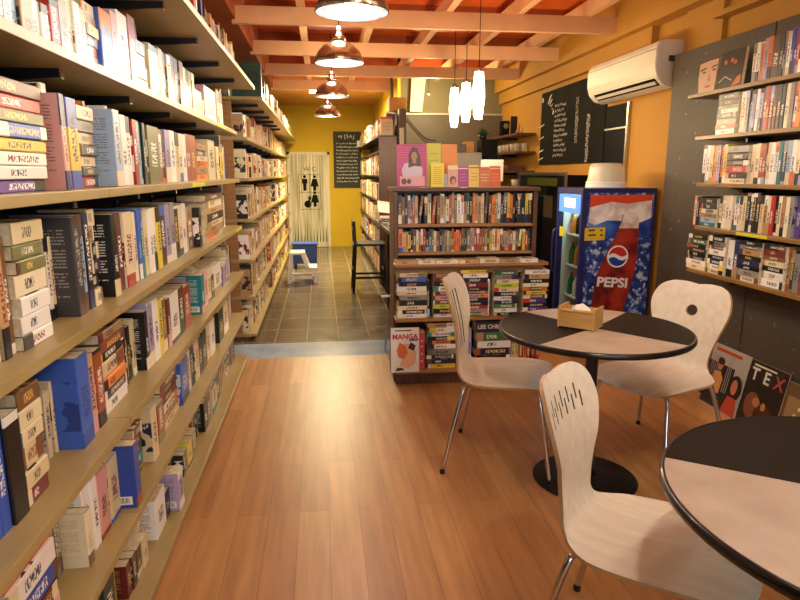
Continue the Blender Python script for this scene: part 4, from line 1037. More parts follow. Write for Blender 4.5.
# counter behind the bookcase with the coffee machine
kc = empty('cafe_counter', (1.6, 7.0, 0), 0, 'dark cafe counter behind the middle bookcase carrying the coffee machine', 'counter')
MB().box(-.55, .55, -.25, .25, 0, 1.16, M['case']).build('body', None, kc)
MB().box(-.6, .6, -.29, .29, 1.16, 1.2, M['black'], bev=.005).build('countertop', None, kc)
cm = empty('coffee_machine', (at(466, 170, y=6.95).x, 6.95, 1.2005), 0, 'grey coffee machine on the dark cafe counter', 'coffee machine')
MB().box(-.15, .12, -.14, .14, 0, .30, M['dkgrey'], bev=.01).build('body', None, cm)
MB().box(-.16, .14, -.17, .15, .3005, .47, M['grey'], bev=.02).build('top_housing', None, cm)
MB().box(-.12, -.02, -.08, .08, .4705, .56, M['dkgrey'], bev=.01).build('hopper', None, cm)
MB().lathe([(0, 0), (.03, 0), (.03, .04), (0, .04)], M['chrome'], 16, T((-.02, -.165, .24))).build('group_head', None, cm)
MB().tube([(.0, -.19, .26), (.0, -.26, .255), (.0, -.3, .25)], .012, M['black'], 8).build('portafilter_handle', None, cm)
gr = empty('grinder', (at(487, 170, y=7.05).x, 7.05, 1.2005), 0, 'black box-shaped grinder beside the coffee machine under the small plant', 'grinder')
MB().box(-.10, .09, -.1, .1, 0, .62, M['dark'], bev=.008).build('body', None, gr)
MB().box(-.04, .04, -.115, -.1005, .1, .3, M['dkgrey'], bev=.004).build('front_plate', None, gr)
cbx = empty('carton', (at(469, 140, y=7.2).x, 7.2, 1.2005), 0, 'small brown carton stacked between coffee machine and grinder', 'carton')
MB().box(-.07, .04, -.08, .07, 0, .60, M['kraft']).build('box', None, cbx); MB().box(-.015, .01, -.0812, .07, .6005, .6015, card('tape', 'c8a868')).build('tape', None, cbx)
pl = empty('potted_plant', (at(483, 130, y=7.05).x, 7.05, 1.8215), 0, 'small leafy green plant on top of the black grinder', 'plant')
MB().lathe([(0, 0), (.035, 0), (.045, .05), (.04, .05), (0, .045)], M['black'], 18).build('pot', None, pl)
lf = MB(); rg = random.Random(9)
for i in range(60):
    a_, e_ = rg.uniform(0, 2*PI), rg.uniform(.2, 1.4); L_ = rg.uniform(.05, .1)
    Mx = T((0, 0, .05)) @ R(a_, 'Z') @ R(-e_, 'Y')
    v = [lf.bm.verts.new(Mx @ Vector(p)) for p in [(0, 0, 0), (L_*.5, -.014, .004), (L_, 0, -.006), (L_*.5, .014, .004)]]
    lf.bm.faces.new(v)
    Mx2 = Mx @ T((0, 0, -.0015)); v = [lf.bm.verts.new(Mx2 @ Vector(p)) for p in [(0, 0, 0), (L_*.5, .014, .004), (L_, 0, -.006), (L_*.5, -.014, .004)]]
    lf.bm.faces.new(v)
lf.build('foliage', M['leaf'], pl)
mo = empty('tablet_screen', (at(492, 170, y=5.2).x, 5.2, 1.2), -.15, 'white-backed flat screen tilted on its stand behind the bookcase', 'screen')
MB().box(-.095, .095, 0, .012, .18, .36, card('screen_grey', 'b4ada0'), mat=None, bev=.003).build('panel', None, mo)
MB().box(-.02, .02, .012, .03, -.199, .3, M['dkgrey']).build('stand', None, mo)
dk = empty('work_table', (1.35, 5.3, 0), 0, 'dark work table behind the middle bookcase', 'table')
MB().box(-.38, .35, -.25, .2, .96, 1.0, M['case']).build('tabletop', None, dk)
for x in (-.35, .32):
    for y in (-.22, .17): MB().box(x-.02, x+.02, y-.02, y+.02, 0, .96, M['case']).build('leg', None, dk)
MB().box(-.09, .09, -.06, .06, -.2, -.1995, M['dkgrey']).build('foot_plate', None, mo)

# ------------------------------------------------------------------ leaflets and books shown on top of the bookcase
def stand_card(name, label, px0, px1, yt, y, m, cat='book', t=.012, tilt=.12, extra=None):
    a, b_ = at(px0, 187, y=y), at(px1, 187, y=y); zt = at(px0, yt, y=y).z; h = zt - 1.356; w = b_.x - a.x
    o = empty(name, ((a.x+b_.x)/2, y, 1.3565), 0, label, cat); o.rotation_euler = (-tilt, 0, 0)
    MB().box(-w/2, w/2, 0, t, .0, h, m).build('cover', None, o)
    MB().box(-w/2+.002, w/2-.0015, .0012, t-.0012, .002, h+.0006, M['pages']).build('page_block', None, o)
    if extra: extra(o, w, h)
    return o
def fl(o, pts, m, ly, name='print'): return MB().prism(pts, .0005, m, Matrix(((1,0,0,0),(0,0,-1,-ly*.0006),(0,1,0,0),(0,0,0,1)))).build(name, None, o)
def ell(cx_, cz_, rx, rz_, n=18): return [(cx_ + rx*math.cos(2*PI*i/n), cz_ + rz_*math.sin(2*PI*i/n)) for i in range(n)]
skin = card('skin_print', 'b0764e'); hair = card('hair_print', '3a1c18'); whitep = card('print_white', 'f2ece4'); ink = card('ink', '3a2a18')
def mag1(o, w, h):
    for i in range(9): fl(o, [(-w/2+.002, h*(.45+.06*i)), (w/2-.002, h*(.45+.06*i)), (w/2-.002, h*(.455+.06*i)), (-w/2+.002, h*(.455+.06*i))], card('pink_line', 'e07ab0'), 1)
    fl(o, [(-w*.3, h*.24), (w*.34, h*.24), (w*.36, h*.42), (w*.26, h*.56), (w*.0, h*.6), (-w*.25, h*.55), (-w*.34, h*.4)], card('pale_shirt', 'cdb7c8'), 2, 'shirt_print')
    fl(o, [(-w*.12, h*.45), (-w*.1, h*.78), (w*.02, h*.94), (w*.2, h*.9), (w*.28, h*.7), (w*.3, h*.48), (w*.1, h*.5)], hair, 3, 'hair_print')
    fl(o, ell(w*.08, h*.72, w*.1, h*.11), skin, 4, 'face_print')
    fl(o, [(w*.02, h*.56), (w*.15, h*.56), (w*.14, h*.66), (w*.03, h*.66)], skin, 4, 'neck_print')
    fl(o, [(-w*.4, h*.03), (w*.42, h*.03), (w*.42, h*.25), (-w*.4, h*.25)], card('caption', 'dc9aa0'), 5, 'caption_panel')
    fl(o, ell(-w*.27, h*.13, w*.09, h*.07), hair, 6); fl(o, ell(-w*.1, h*.13, w*.07, h*.06), hair, 6)
yc = 4.2
stand_card('magazine', 'large pink magazine picturing a long-haired person, standing leftmost on the bookcase top', 397, 427, 144, yc+.04, card('magenta', 'b8286e'), 'magazine', .008, .1, mag1)
def lines(c, n, v0=.15, v1=.9):
    def f(o, w, h):
        for i in range(n):
            v = v0 + (v1-v0)*i/n
            fl(o, [(-w*.35, h*v), (w*.33, h*v), (w*.33, h*(v+.018)), (-w*.35, h*(v+.018))], c, 1, 'print_line')
    return f
stand_card('folder', 'tall yellow-green folder standing behind the yellow booklet', 427, 441, 143, yc+.085, card('limeyellow', 'c8c430'), 'folder', .006, .08, lines(card('lime2', 'a0a020'), 5))
stand_card('folder', 'tall orange folder behind the yellow booklet', 441.5, 457, 144, yc+.085, card('orangef', 'e08a22'), 'folder', .006, .08, lines(card('or2', 'c87018'), 2))
stand_card('booklet', 'yellow booklet with fine print in front of the orange folder', 431, 444, 163, yc+.02, card('yellowb', 'ecd82a'), 'booklet', .006, .1, lines(card('yl2', '9a8a20'), 9))
stand_card('booklet', 'pale blue-grey card tucked beside the yellow booklet', 444.5, 450, 174, yc+.03, card('palecard', 'b0b4b8'), 'booklet', .004, .1)
def facebk(o, w, h):
    fl(o, [(-w*.5, h*.8), (w*.5, h*.8), (w*.5, h*.98), (-w*.5, h*.98)], card('crb', 'ecdcb0'), 1)
    fl(o, ell(0, h*.3, w*.32, h*.2), hair, 2); fl(o, ell(w*.05, h*.24, w*.2, h*.15), card('pk2', 'd88a80'), 3)
def topband(c, c2):
    def f(o, w, h):
        fl(o, [(-w*.5, h*.86), (w*.5, h*.86), (w*.5, h*.9), (-w*.5, h*.9)], c, 1)
        for v in (.3, .45, .6): fl(o, [(-w*.3, h*v), (w*.3, h*v), (w*.3, h*(v+.03)), (-w*.3, h*(v+.03))], c2, 1)
    return f
for px0, px1, yt, c, lab, f in [(448, 458, 165, 'e0a890', 'small book with a pictured face, left of the purple one on the bookcase top', facebk),
      (458.4, 468.4, 166, 'a83a8a', 'small purple book facing out on the bookcase top', topband(whitep, card('m2', 'd070b0'))), (468.8, 479, 165, 'e8c860', 'small pale yellow book facing out between purple and orange ones', topband(ink, card('or2', 'c87018'))),
      (479.4, 489.5, 167, 'd07a42', 'small dull orange book facing out, bookcase top', topband(card('or3', 'b85a28'), card('crb', 'ecdcb0'))), (490, 500.5, 166, 'e0662a', 'small bright orange-red book, rightmost facing out on the bookcase top', topband(card('crb', 'ecdcb0'), card('or4', 'f0a070')))]:
    stand_card('booklet', lab, px0, px1, yt, yc+.01, card('c'+c, c), 'book', .009, .08, f)

# manga book propped at the front of the bottom shelf
def coverbook(name, label, loc, w, h, t, m, rot, deco, cat='book', order='XYZ'):
    o = empty(name, loc, 0, label, cat); o.rotation_euler = rot
    MB().box(-w/2, w/2, 0, t, 0, h, m).build('cover', None, o)
    MB().box(-w/2+.003, w/2+.0006, .0015, t-.0015, .003, h+.0006, M['pages']).build('page_block', None, o)
    deco(o, w, h); return o
def manga(o, w, h):
    text('MANGA', .048, T((.0, -.002, h*.80)) @ FACE_MY, card('manga_red', 'c8342a'), o, 'title_lettering', bold=.0016, sx=1)
    text('HOW TO DRAW' if False else '', .01, Matrix(), ink, o, 'subtitle') if False else None
    fl(o, [(-w*.36, h*.93), (w*.24, h*.93), (w*.24, h*.955), (-w*.36, h*.955)], ink, 1, 'print_line')
    fl(o, [(w*.15, h*.70), (w*.47, h*.71), (w*.47, h*.755), (w*.15, h*.745)], card('mblue', '4a66b0'), 1, 'print_line')
    fl(o, [(-w*.2, h*.15), (w*.1, h*.08), (w*.36, h*.2), (w*.4, h*.45), (w*.25, h*.62), (-w*.02, h*.66), (-w*.22, h*.55), (-w*.1, h*.35)], card('mskin', 'e6b48a'), 1, 'figure_print')
    fl(o, [(-w*.25, h*.35), (-w*.05, h*.3), (w*.1, h*.45), (w*.02, h*.6), (-w*.2, h*.68), (-w*.3, h*.5)], card('morange', 'd8703a'), 2, 'figure_print')
    fl(o, [(w*.1, h*.55), (w*.3, h*.48), (w*.38, h*.6), (w*.2, h*.68)], hair, 3, 'figure_print')
    fl(o, [(-w*.36, h*.03), (-w*.02, h*.05), (-w*.1, h*.1), (-w*.28, h*.11)], ink, 2, 'mark_print')
p = at(405, 366, y=4.0)
coverbook('book', 'white comic drawing manual with red title, propped upright left on the bottom shelf of the middle bookcase', (p.x-.0, 3.985, .1265), at(419, 366, y=3.985).x - at(391, 366, y=3.985).x, .305, .014, card('mangawhite', 'ece4dc'), (-.06, 0, 0), manga)['label'] = 'white comic book with red title, propped at the left of the bottom shelf'
coverbook('book', 'pink-red book standing directly right of the white comic book', (at(421.5, 366, y=4.04).x, 4.035, .1265), .04, .26, .1, card('pinkred', 'c84a5a'), (0, 0, 0), lambda o, w, h: [fl(o, [(-w*.2, h*v), (w*.2, h*v), (w*.2, h*(v+.05)), (-w*.2, h*(v+.05))], card('pkl', 'e6b0b0'), 1, 'print_line') for v in (.2, .4, .6, .75)])
# author's name on the spine of the topmost thick book of the bottom stack
cand = [b for b in BOOKS if b['row'] == 'c5' and b['kind'] == 'stack' and b['c'] == 'navy' and 1.0 < b['m'].translation.x < 1.3]
if cand:
    b = max(cand, key=lambda b: b['dz'])
    tr = b['m'].translation
    tx = text('LEE CHILD', min(.04, b['t']*.8), T((tr.x + b['h']*.42, tr.y-.0015, tr.z)) @ FACE_MY, card('name_cream', 'e2cfa8'), None, 'spine_lettering', bold=.0012)
    if 'obj' in b: tx.parent = b['obj']; tx.matrix_parent_inverse = b['obj'].matrix_world.inverted()
    tx.name = 'spine_lettering'
for b in BOOKS:
    if 'obj' in b and b['proud'] and (b['row'], b['c']) in (('n5', 'blue'), ('n4', 'teal'), ('n6', 'lilac')) and b['kind'] == 'stand':
        lb = MB().box(-.075, -.015, -b['t']/2-.0007, -b['t']/2-.0001, .012, .04, M['paper']).build('barcode_label', None, b['obj'])
        mbx = MB()
        for k in range(12): mbx.box(-.07+k*.004, -.07+k*.004+(.0012 if k % 3 else .0024), -b['t']/2-.0011, -b['t']/2-.0008, .017, .036, M['dark'])
        mbx.build('bars', None, lb)

# ------------------------------------------------------------------ magazines on the floor against the panel
def magz(name, label, y_near, y_far, h, m, deco, xw=2.495):
    w = y_far - y_near
    o = empty(name, (xw-.085, (y_near+y_far)/2, .001), -PI/2, label, 'magazine', 'magazines leaning on the right wall panel'); 
    o.rotation_mode = 'XYZ'; o.matrix_world = T((xw-.085, (y_near+y_far)/2, .001)) @ R(-PI/2, 'Z') @ R(-.19, 'X')
    MB().box(-w/2, w/2, 0, .006, 0, h, m).build('cover', None, o); MB().box(-w/2+.002, w/2+.0004, .001, .005, .002, h+.0004, M['pages']).build('page_block', None, o)
    deco(o, w, h); return o
def mA(o, w, h):
    fl(o, [(-w*.5, h*.02), (w*.2, h*.02), (w*.2, h*.72), (-w*.5, h*.72)], card('dk', '1e1a18'), 1, 'panel_print')
    for i in range(5): fl(o, [(-w*(.46-.05*i), h*.3), (-w*(.445-.05*i), h*.3), (-w*(.42-.05*i), h*.85), (-w*(.435-.05*i), h*.85)], card('bars', 'a09080'), 2, 'bars_print')
    for i in range(3): fl(o, [(w*(.0+.05*i), h*.3), (w*(.015+.05*i), h*.3), (w*(.03+.05*i), h*.9), (w*(.015+.05*i), h*.9)], card('bars', 'a09080'), 2, 'bars_print')
    fl(o, [(-w*.34, h*.25), (-w*.06, h*.25), (-w*.04, h*.5), (-w*.14, h*.6), (-w*.3, h*.58)], card('skin2', 'c08850'), 3, 'figure_print')
    fl(o, ell(-w*.18, h*.7, w*.07, h*.09), skin, 4, 'face_print'); fl(o, ell(-w*.18, h*.76, w*.09, h*.06), hair, 5, 'hair_print')
    fl(o, ell(w*.32, h*.45, w*.17, h*.2), card('dk', '1e1a18'), 3, 'hair_print'); fl(o, ell(w*.3, h*.46, w*.08, h*.12), card('skin3', 'b86a50'), 4, 'face_print')
    fl(o, [(w*.1, h*.02), (w*.48, h*.02), (w*.42, h*.3), (w*.2, h*.3)], card('redcloth', 'b03a22'), 4, 'cloth_print')
    fl(o, [(-w*.4, h*.9), (w*.3, h*.9), (w*.3, h*.95), (-w*.4, h*.95)], card('redcloth', 'b03a22'), 1, 'title_print')
def mB(o, w, h):
    for i, (l, c) in enumerate((('T', 'e0d8c8'), ('E', 'e0d8c8'), ('X', 'b04a40'))):
        text(l, .10, T((-w*.32 + i*w*.32, -.0018, h*.80)) @ FACE_MY, card('tex'+c, c), o, 'title_lettering', bold=.002)
    fl(o, [(-w*.4, h*.93), (w*.2, h*.93), (w*.2, h*.955), (-w*.4, h*.955)], card('crb', 'ecdcb0'), 1, 'print_line')
    fl(o, ell(-w*.2, h*.35, w*.2, h*.2), card('brp', '7a4a2a'), 1, 'figure_print'); fl(o, ell(w*.15, h*.25, w*.25, h*.18), card('dkr', '4a2a1a'), 1, 'figure_print')
    fl(o, ell(-w*.1, h*.42, w*.1, h*.07), skin, 2, 'figure_print'); fl(o, ell(w*.1, h*.4, w*.06, h*.06), card('gld', 'b88a4a'), 2, 'figure_print')
def mC(o, w, h):
    fl(o, [(-w*.4, h*.1), (w*.3, h*.1), (w*.3, h*.8), (-w*.4, h*.8)], card('tanp', '9a7a50'), 1, 'panel_print')
    for i in range(4): fl(o, ell(-w*.25 + .1*w*i, h*(.3+.12*i), w*.05, h*.03), card('crb', 'ecdcb0'), 2, 'spot_print')
def mD(o, w, h):
    text('E', .1, T((0, -.0018, h*.6)) @ FACE_MY, ink, o, 'title_lettering', bold=.002)
    fl(o, [(-w*.4, h*.1), (w*.4, h*.1), (w*.4, h*.3), (-w*.4, h*.3)], card('gld', 'b88a4a'), 1, 'panel_print')
magz('magazine', 'grey-topped magazine with two pictured people and bars, farthest from the camera on the floor', 3.215, 3.56, .395, card('mgA', 'a8a098'), mA)
magz('magazine', 'dark magazine titled in large spaced capitals, between the grey and tan ones on the floor', 2.905, 3.205, .39, card('mgB', '241a14'), mB)
magz('magazine', 'tan and brown magazine on the floor, next after the dark one', 2.69, 2.895, .36, card('mgC', '6a5030'), mC)
magz('magazine', 'white magazine on the floor, nearest the right photo edge', 2.40, 2.68, .39, card('mgD', 'c8c0b0'), mD)

# two face-out books on the top right shelf
def faceout(px0, px1, yt0, label, m, deco):
    a, b_ = at(px0, 90, x=2.36), at(px1, 80, x=2.36); h = at(px0, yt0, x=2.36).z - RZ[0] - .002; w = a.y - b_.y
    o = bpy.data.objects.new('book', None); C.objects.link(o); o.matrix_world = T((2.355, (a.y+b_.y)/2, RZ[0]+.001)) @ R(-PI/2, 'Z') @ R(-.08, 'X')
    tag(o, label, 'book'); MB().box(-w/2, w/2, 0, .02, 0, h, m).build('cover', None, o); MB().box(-w/2+.002, w/2+.0004, .0015, .0185, .002, h+.0005, M['pages']).build('page_block', None, o); deco(o, w, h)
def fA(o, w, h):
    fl(o, [(-w*.25, h*.02), (w*.48, h*.02), (w*.48, h*.96), (-w*.38, h*.94), (-w*.36, h*.5)], card('facep', 'd8b090'), 1, 'face_print')
    fl(o, [(-w*.3, h*.68), (-w*.02, h*.74), (-w*.02, h*.78), (-w*.3, h*.74)], hair, 2, 'eyebrow_print'); fl(o, ell(-w*.12, h*.64, w*.09, h*.025), hair, 2, 'eye_print')
    fl(o, [(w*.2, h*.72), (w*.45, h*.76), (w*.45, h*.8), (w*.2, h*.76)], hair, 2, 'eyebrow_print'); fl(o, ell(w*.33, h*.66, w*.09, h*.025), hair, 2, 'eye_print')
    fl(o, [(w*.1, h*.36), (w*.2, h*.34), (w*.22, h*.37), (w*.14, h*.6)], card('nosep', 'b88060'), 2, 'nose_print'); fl(o, ell(w*.14, h*.2, w*.14, h*.03), card('lipp', 'a85048'), 2, 'mouth_print')
    fl(o, [(-w*.5, h*.9), (w*.3, h*.97), (w*.1, h*.99), (-w*.5, h*.99)], hair, 3, 'hair_print')
def fB(o, w, h):
    text('0:3', .055, T((-w*.02, -.0018, h*.72)) @ FACE_MY, card('orl', 'c85a28'), o, 'title_lettering', bold=.001) if False else [fl(o, ell(x, h*z, w*.07, h*.06), card('orl', 'c85a28'), 1, 'title_print') for x, z in ((-w*.26, .72), (w*.0, .74), (w*.14, .68))]
    fl(o, [(w*.1, h*.05), (w*.46, h*.1), (w*.46, h*.32), (w*.3, h*.28)], card('orl2', 'c8743a'), 1, 'flower_print')
    fl(o, [(-w*.45, h*.2), (-w*.2, h*.33), (w*.1, h*.2), (w*.1, h*.22), (-w*.2, h*.355), (-w*.45, h*.225)], card('crb', 'ecdcb0'), 1, 'line_print')
faceout(694.5, 716, 63, 'face-covered book facing out at the far end of the top right wall shelf', card('fa', '2a2420'), fA)
faceout(717, 741.5, 54, 'black book with orange title, facing out beside the face-covered book on the top right shelf', card('fb', '1a1412'), fB)

# ------------------------------------------------------------------ white toilet door at the end of the aisle
dx0, dx1 = -.60, .125
d_ = MB(); d_.box(dx0, dx1, BY-.045, BY-.002, .005, 1.80, M['door']); struct(dd_ := d_.build('door_1'))
e_ = MB(); e_.box(dx0-.05, dx0-.001, BY-.05, BY-.001, 0, 1.85, M['white_wall']); e_.box(dx1+.001, dx1+.04, BY-.05, BY-.001, 0, 1.85, M['white_wall']); e_.box(dx0-.05, dx1+.04, BY-.05, BY-.001, 1.801, 1.85, M['white_wall'])
struct(e_.build('trim_door_frame'))
pk = MB()
FD = Matrix(((1,0,0,0),(0,0,-1,BY-.046),(0,1,0,0),(0,0,0,1)))
def man(cx_, cz_, s, w=False):
    pk.lathe([(0, 0), (.03*s, 0), (.03*s, .002), (0, .002)], M['dark'], 14, FD @ T((cx_, cz_+.13*s, 0)))
    pk.prism([(cx_-.05*s, cz_+.09*s), (cx_-.055*s, cz_), (cx_-.035*s, cz_), (cx_-.03*s, cz_-.14*s), (cx_+.03*s, cz_-.14*s), (cx_+.035*s, cz_), (cx_+.055*s, cz_), (cx_+.05*s, cz_+.09*s)] if not w else
             [(cx_-.04*s, cz_+.09*s), (cx_-.08*s, cz_-.06*s), (cx_-.03*s, cz_-.06*s), (cx_-.03*s, cz_-.14*s), (cx_+.03*s, cz_-.14*s), (cx_+.03*s, cz_-.06*s), (cx_+.08*s, cz_-.06*s), (cx_+.04*s, cz_+.09*s)], .002, M['dark'], FD)
man(-.32, 1.25, 1); man(-.13, 1.25, 1, True); man(-.13, .94, 1, True)
pk.lathe([(0, 0), (.07, 0), (.07, .002), (.045, .002), (.045, .001), (0, .001)], M['dark'], 18, FD @ T((-.27, .85, 0)))
pk.prism([(-.28, .86), (-.22, .86), (-.22, .93), (-.2, .95), (-.2, 1.0), (-.26, 1.0), (-.26, .93)], .002, M['dark'], FD)
lw_ = .004
for x in (-.43, -.225, -.02): pk.box(x-lw_, x+lw_, BY-.0485, BY-.046, .75, 1.42, M['dkgrey'])
for z in (.75, 1.08, 1.42): pk.box(-.43, -.02, BY-.0485, BY-.046, z-lw_, z+lw_, M['dkgrey'])
pk.build('pictograms', None, dd_)
text('W C', .12, T((-.22, BY-.048, 1.52)) @ FACE_MY, M['dkgrey'], dd_, 'lettering')
gs = MB(); rg = random.Random(2)
for i in range(11):
    x = dx0+.05 + i*.062; z = rg.uniform(.25, .6)
    gs.prism([(x, .1), (x+.022, .12), (x+.014, z)], .002, M['dkgrey'], FD)
gs.build('dark_streaks', None, dd_)

# ------------------------------------------------------------------ stools at the end of the aisle
p = (-.30, 8.45)
ss = empty('step_stool', (p[0], p[1], 0), 0, 'white plastic two-step stool on the tiles in front of the blue box', 'step stool'); ss.scale = (.9, .9, .88)
def quadprism(pts3, t_, m): return m
b = MB()
b.box(-.16, .06, -.2, .2, .44, .47, M['white_plastic'], bev=.008); b.build('top_step', None, ss)
MB().box(.08, .24, -.2, .2, .22, .245, M['white_plastic'], bev=.008).build('lower_step', None, ss)
for sy in (-1, 1):
    ya, yb_ = sorted((sy*.2, sy*.17))
    My = Matrix(((1,0,0,0),(0,0,1,ya),(0,1,0,0),(0,0,0,1)))
    o = MB()
    o.prism([(-.20, 0), (-.15, 0), (-.115, .44), (-.16, .44)], .03, M['white_plastic'], My)
    o.prism([(.19, 0), (.26, 0), (.24, .22), (.14, .22), (.06, .44), (.01, .44), (.09, .2), (.16, .19)], .03, M['white_plastic'], My)
    o.prism([(-.16, .07), (.2, .07), (.2, .1), (-.155, .1)], .03, M['white_plastic'], My)
    o.build('side_frame', None, ss)
bs = empty('storage_box', (-.27, 9.75, 0), 0, 'blue plastic box stool behind the white step stool', 'box'); bs.scale = (.8, .8, .78)
MB().box(-.24, .22, -.2, .2, .1, .46, M['blue_plastic'], bev=.02).build('body', None, bs)
MB().box(-.26, .24, -.22, .22, .46, .5, M['blue_plastic'], bev=.012).build('lid', None, bs)
for x in (-.2, .18):
    for y in (-.16, .16): MB().box(x-.025, x+.025, y-.025, y+.025, 0, .1, M['blue_plastic']).build('foot', None, bs)
# bar stool with a back
st = empty('bar_stool', (.565, 7.72, 0), 0, 'black wooden bar stool with a low back beside the tall black bookcase', 'bar stool')
MB().box(-.2, .2, -.19, .19, .575, .605, M['black'], bev=.008).build('seat', None, st)
for x, y, top in ((-.17, -.16, .88), (-.17, .16, .88), (.17, -.16, .575), (.17, .16, .575)):
    sx_ = .035 if x > 0 else -.03
    MB().tube([(x+sx_, y*1.12, 0), (x, y, .57), (x-.015 if x < 0 else x, y, top)] if top > .6 else [(x+sx_, y*1.12, 0), (x, y, top)], .018, M['black'], 8, smooth=False).build('leg', None, st)
for z in (.78, .86): MB().box(-.2, -.17, -.15, .15, z-.025, z+.015, M['black']).build('back_rail', None, st)
MB().box(-.185, .185, -.185, -.165, .17, .195, M['black']).build('stretcher', None, st)
MB().box(-.185, .185, .165, .185, .17, .195, M['black']).build('stretcher', None, st)
MB().box(-.2, -.18, -.165, .165, .26, .285, M['black']).build('stretcher', None, st)
MB().box(.18, .2, -.165, .165, .26, .285, M['black']).build('stretcher', None, st)
# bar counter and papers
bc = empty('bar_counter', (.82, 5.7, 0), 0, 'narrow dark bar counter running behind the middle bookcase toward the bar stool', 'counter')
MB().box(-.26, .1, -1.2, .95, .935, .965, M['black'], bev=.004).build('countertop', None, bc)
MB().box(-.14, .08, -1.15, -1.1, 0, .934, M['upright']).build('end_panel', None, bc)
MB().box(-.14, .08, .85, .9, 0, .934, M['black']).build('end_panel', None, bc)
MB().box(.05, .08, -1.095, .845, 0, .934, M['case']).build('front_panel', None, bc)
for i in range(5):
    o = empty('magazine', (.66 + rnd.uniform(-.02, .02), 6.2 + rnd.uniform(-.05, .05), .966 + i*.012), rnd.uniform(-.3, .3), '%s from the bottom of the loose magazine pile on the bar counter' % ORD[i].capitalize(), 'magazine', 'magazines piled on the bar counter')
    MB().box(-.08, .1, -.13, .13, 0, .0113, card('pile%d' % i, ['c8c0b4', '9a9488', 'e0dccc', '8a7c6c', 'dcd8d0'][i])).build('cover', None, o)
    MB().box(-.0805, .0985, -.1285, .1285, .002, .0095, M['pages']).build('page_block', None, o)
o = empty('paper_stack', (.66, 6.15, 1.06), .3, 'open white newspaper slanting against the counter pile', 'paper')
MB().box(-.12, .12, -.004, .004, 0, .12, M['paper']).build('sheet', None, o).rotation_euler = (-.5, .15, 0)
MB().box(-.1, .1, .006, .01, .01, .11, card('newsprint', 'b8b2a4')).build('inner_sheet', None, o).rotation_euler = (-.4, .15, 0)
o = empty('cup', (.62, 5.3, .9655), 0, 'small white cup on the bar counter', 'cup')
MB().lathe([(0, 0), (.03, 0), (.038, .075), (.034, .075), (.027, .006), (0, .006)], M['white_plastic'], 18).build('bowl', None, o)
MB().tube([(-.034, 0, .06), (-.06, 0, .055), (-.06, 0, .03), (-.031, 0, .02)], .005, M['white_plastic'], 8).build('handle', None, o)
# folding sign leaning beside the bookcase
pa, pb = at(385, 349, z=0), at(391, 297, y=4.45)
o = empty('folding_stand', (pa.x, pa.y, 0), 0, 'thin pale metal folding stand leaning at the left of the middle bookcase', 'stand')
MB().tube([(0, 0, 0.008), (pb.x-pa.x, pb.y-pa.y, pb.z)], .008, M['steel'], 8, smooth=False).build('leg', None, o)
MB().tube([(.05, -.02, 0.008), (pb.x-pa.x+.02, pb.y-pa.y, pb.z)], .008, M['steel'], 8, smooth=False).build('leg', None, o)
MB().box(pb.x-pa.x-.07, pb.x-pa.x+.03, pb.y-pa.y-.01, pb.y-pa.y+.02, pb.z, pb.z+.012, M['white_plastic']).build('top_plate', None, o)
# carton and picture frame on top of the tall bookcase
o = empty('carton', (1.02, 8.45, 2.2405), 0, 'brown carton on top of the corridor wall behind the tall bookcase', 'carton')
MB().box(-.12, .10, -.12, .12, 0, .17, M['kraft']).build('box', None, o); MB().box(-.03, .0, -.1212, .1212, .1702, .1712, card('tape', 'c8a868')).build('tape', None, o)
o = empty('picture_frame', (.93, 8.3, 1.921), 0, 'white-edged frame standing on top of the tall black bookcase', 'frame')
MB().box(-.12, .03, 0, .02, 0, .3, M['paper']).build('frame', None, o).rotation_euler = (0, .12, 0)
MB().box(-.10, .01, -.003, -.0005, .02, .28, M['dkgrey']).build('picture', None, o).rotation_euler = (0, .12, 0)
# light-coloured post by the partition and a cable
struct(obx('trim_post', at(400, 140, y=7.9).x, at(404, 140, y=7.9).x, 7.9, 7.95, 0, 2.0, M['white_wall']))
o = MB().tube([at(407, 118, y=9.0), at(415, 128, y=9.0), at(425, 138, y=9.0), at(436, 141, y=9.0)], .008, M['black'], 6).build('cable'); tag(o, 'thin black cable hanging across the brown partition', 'cable')

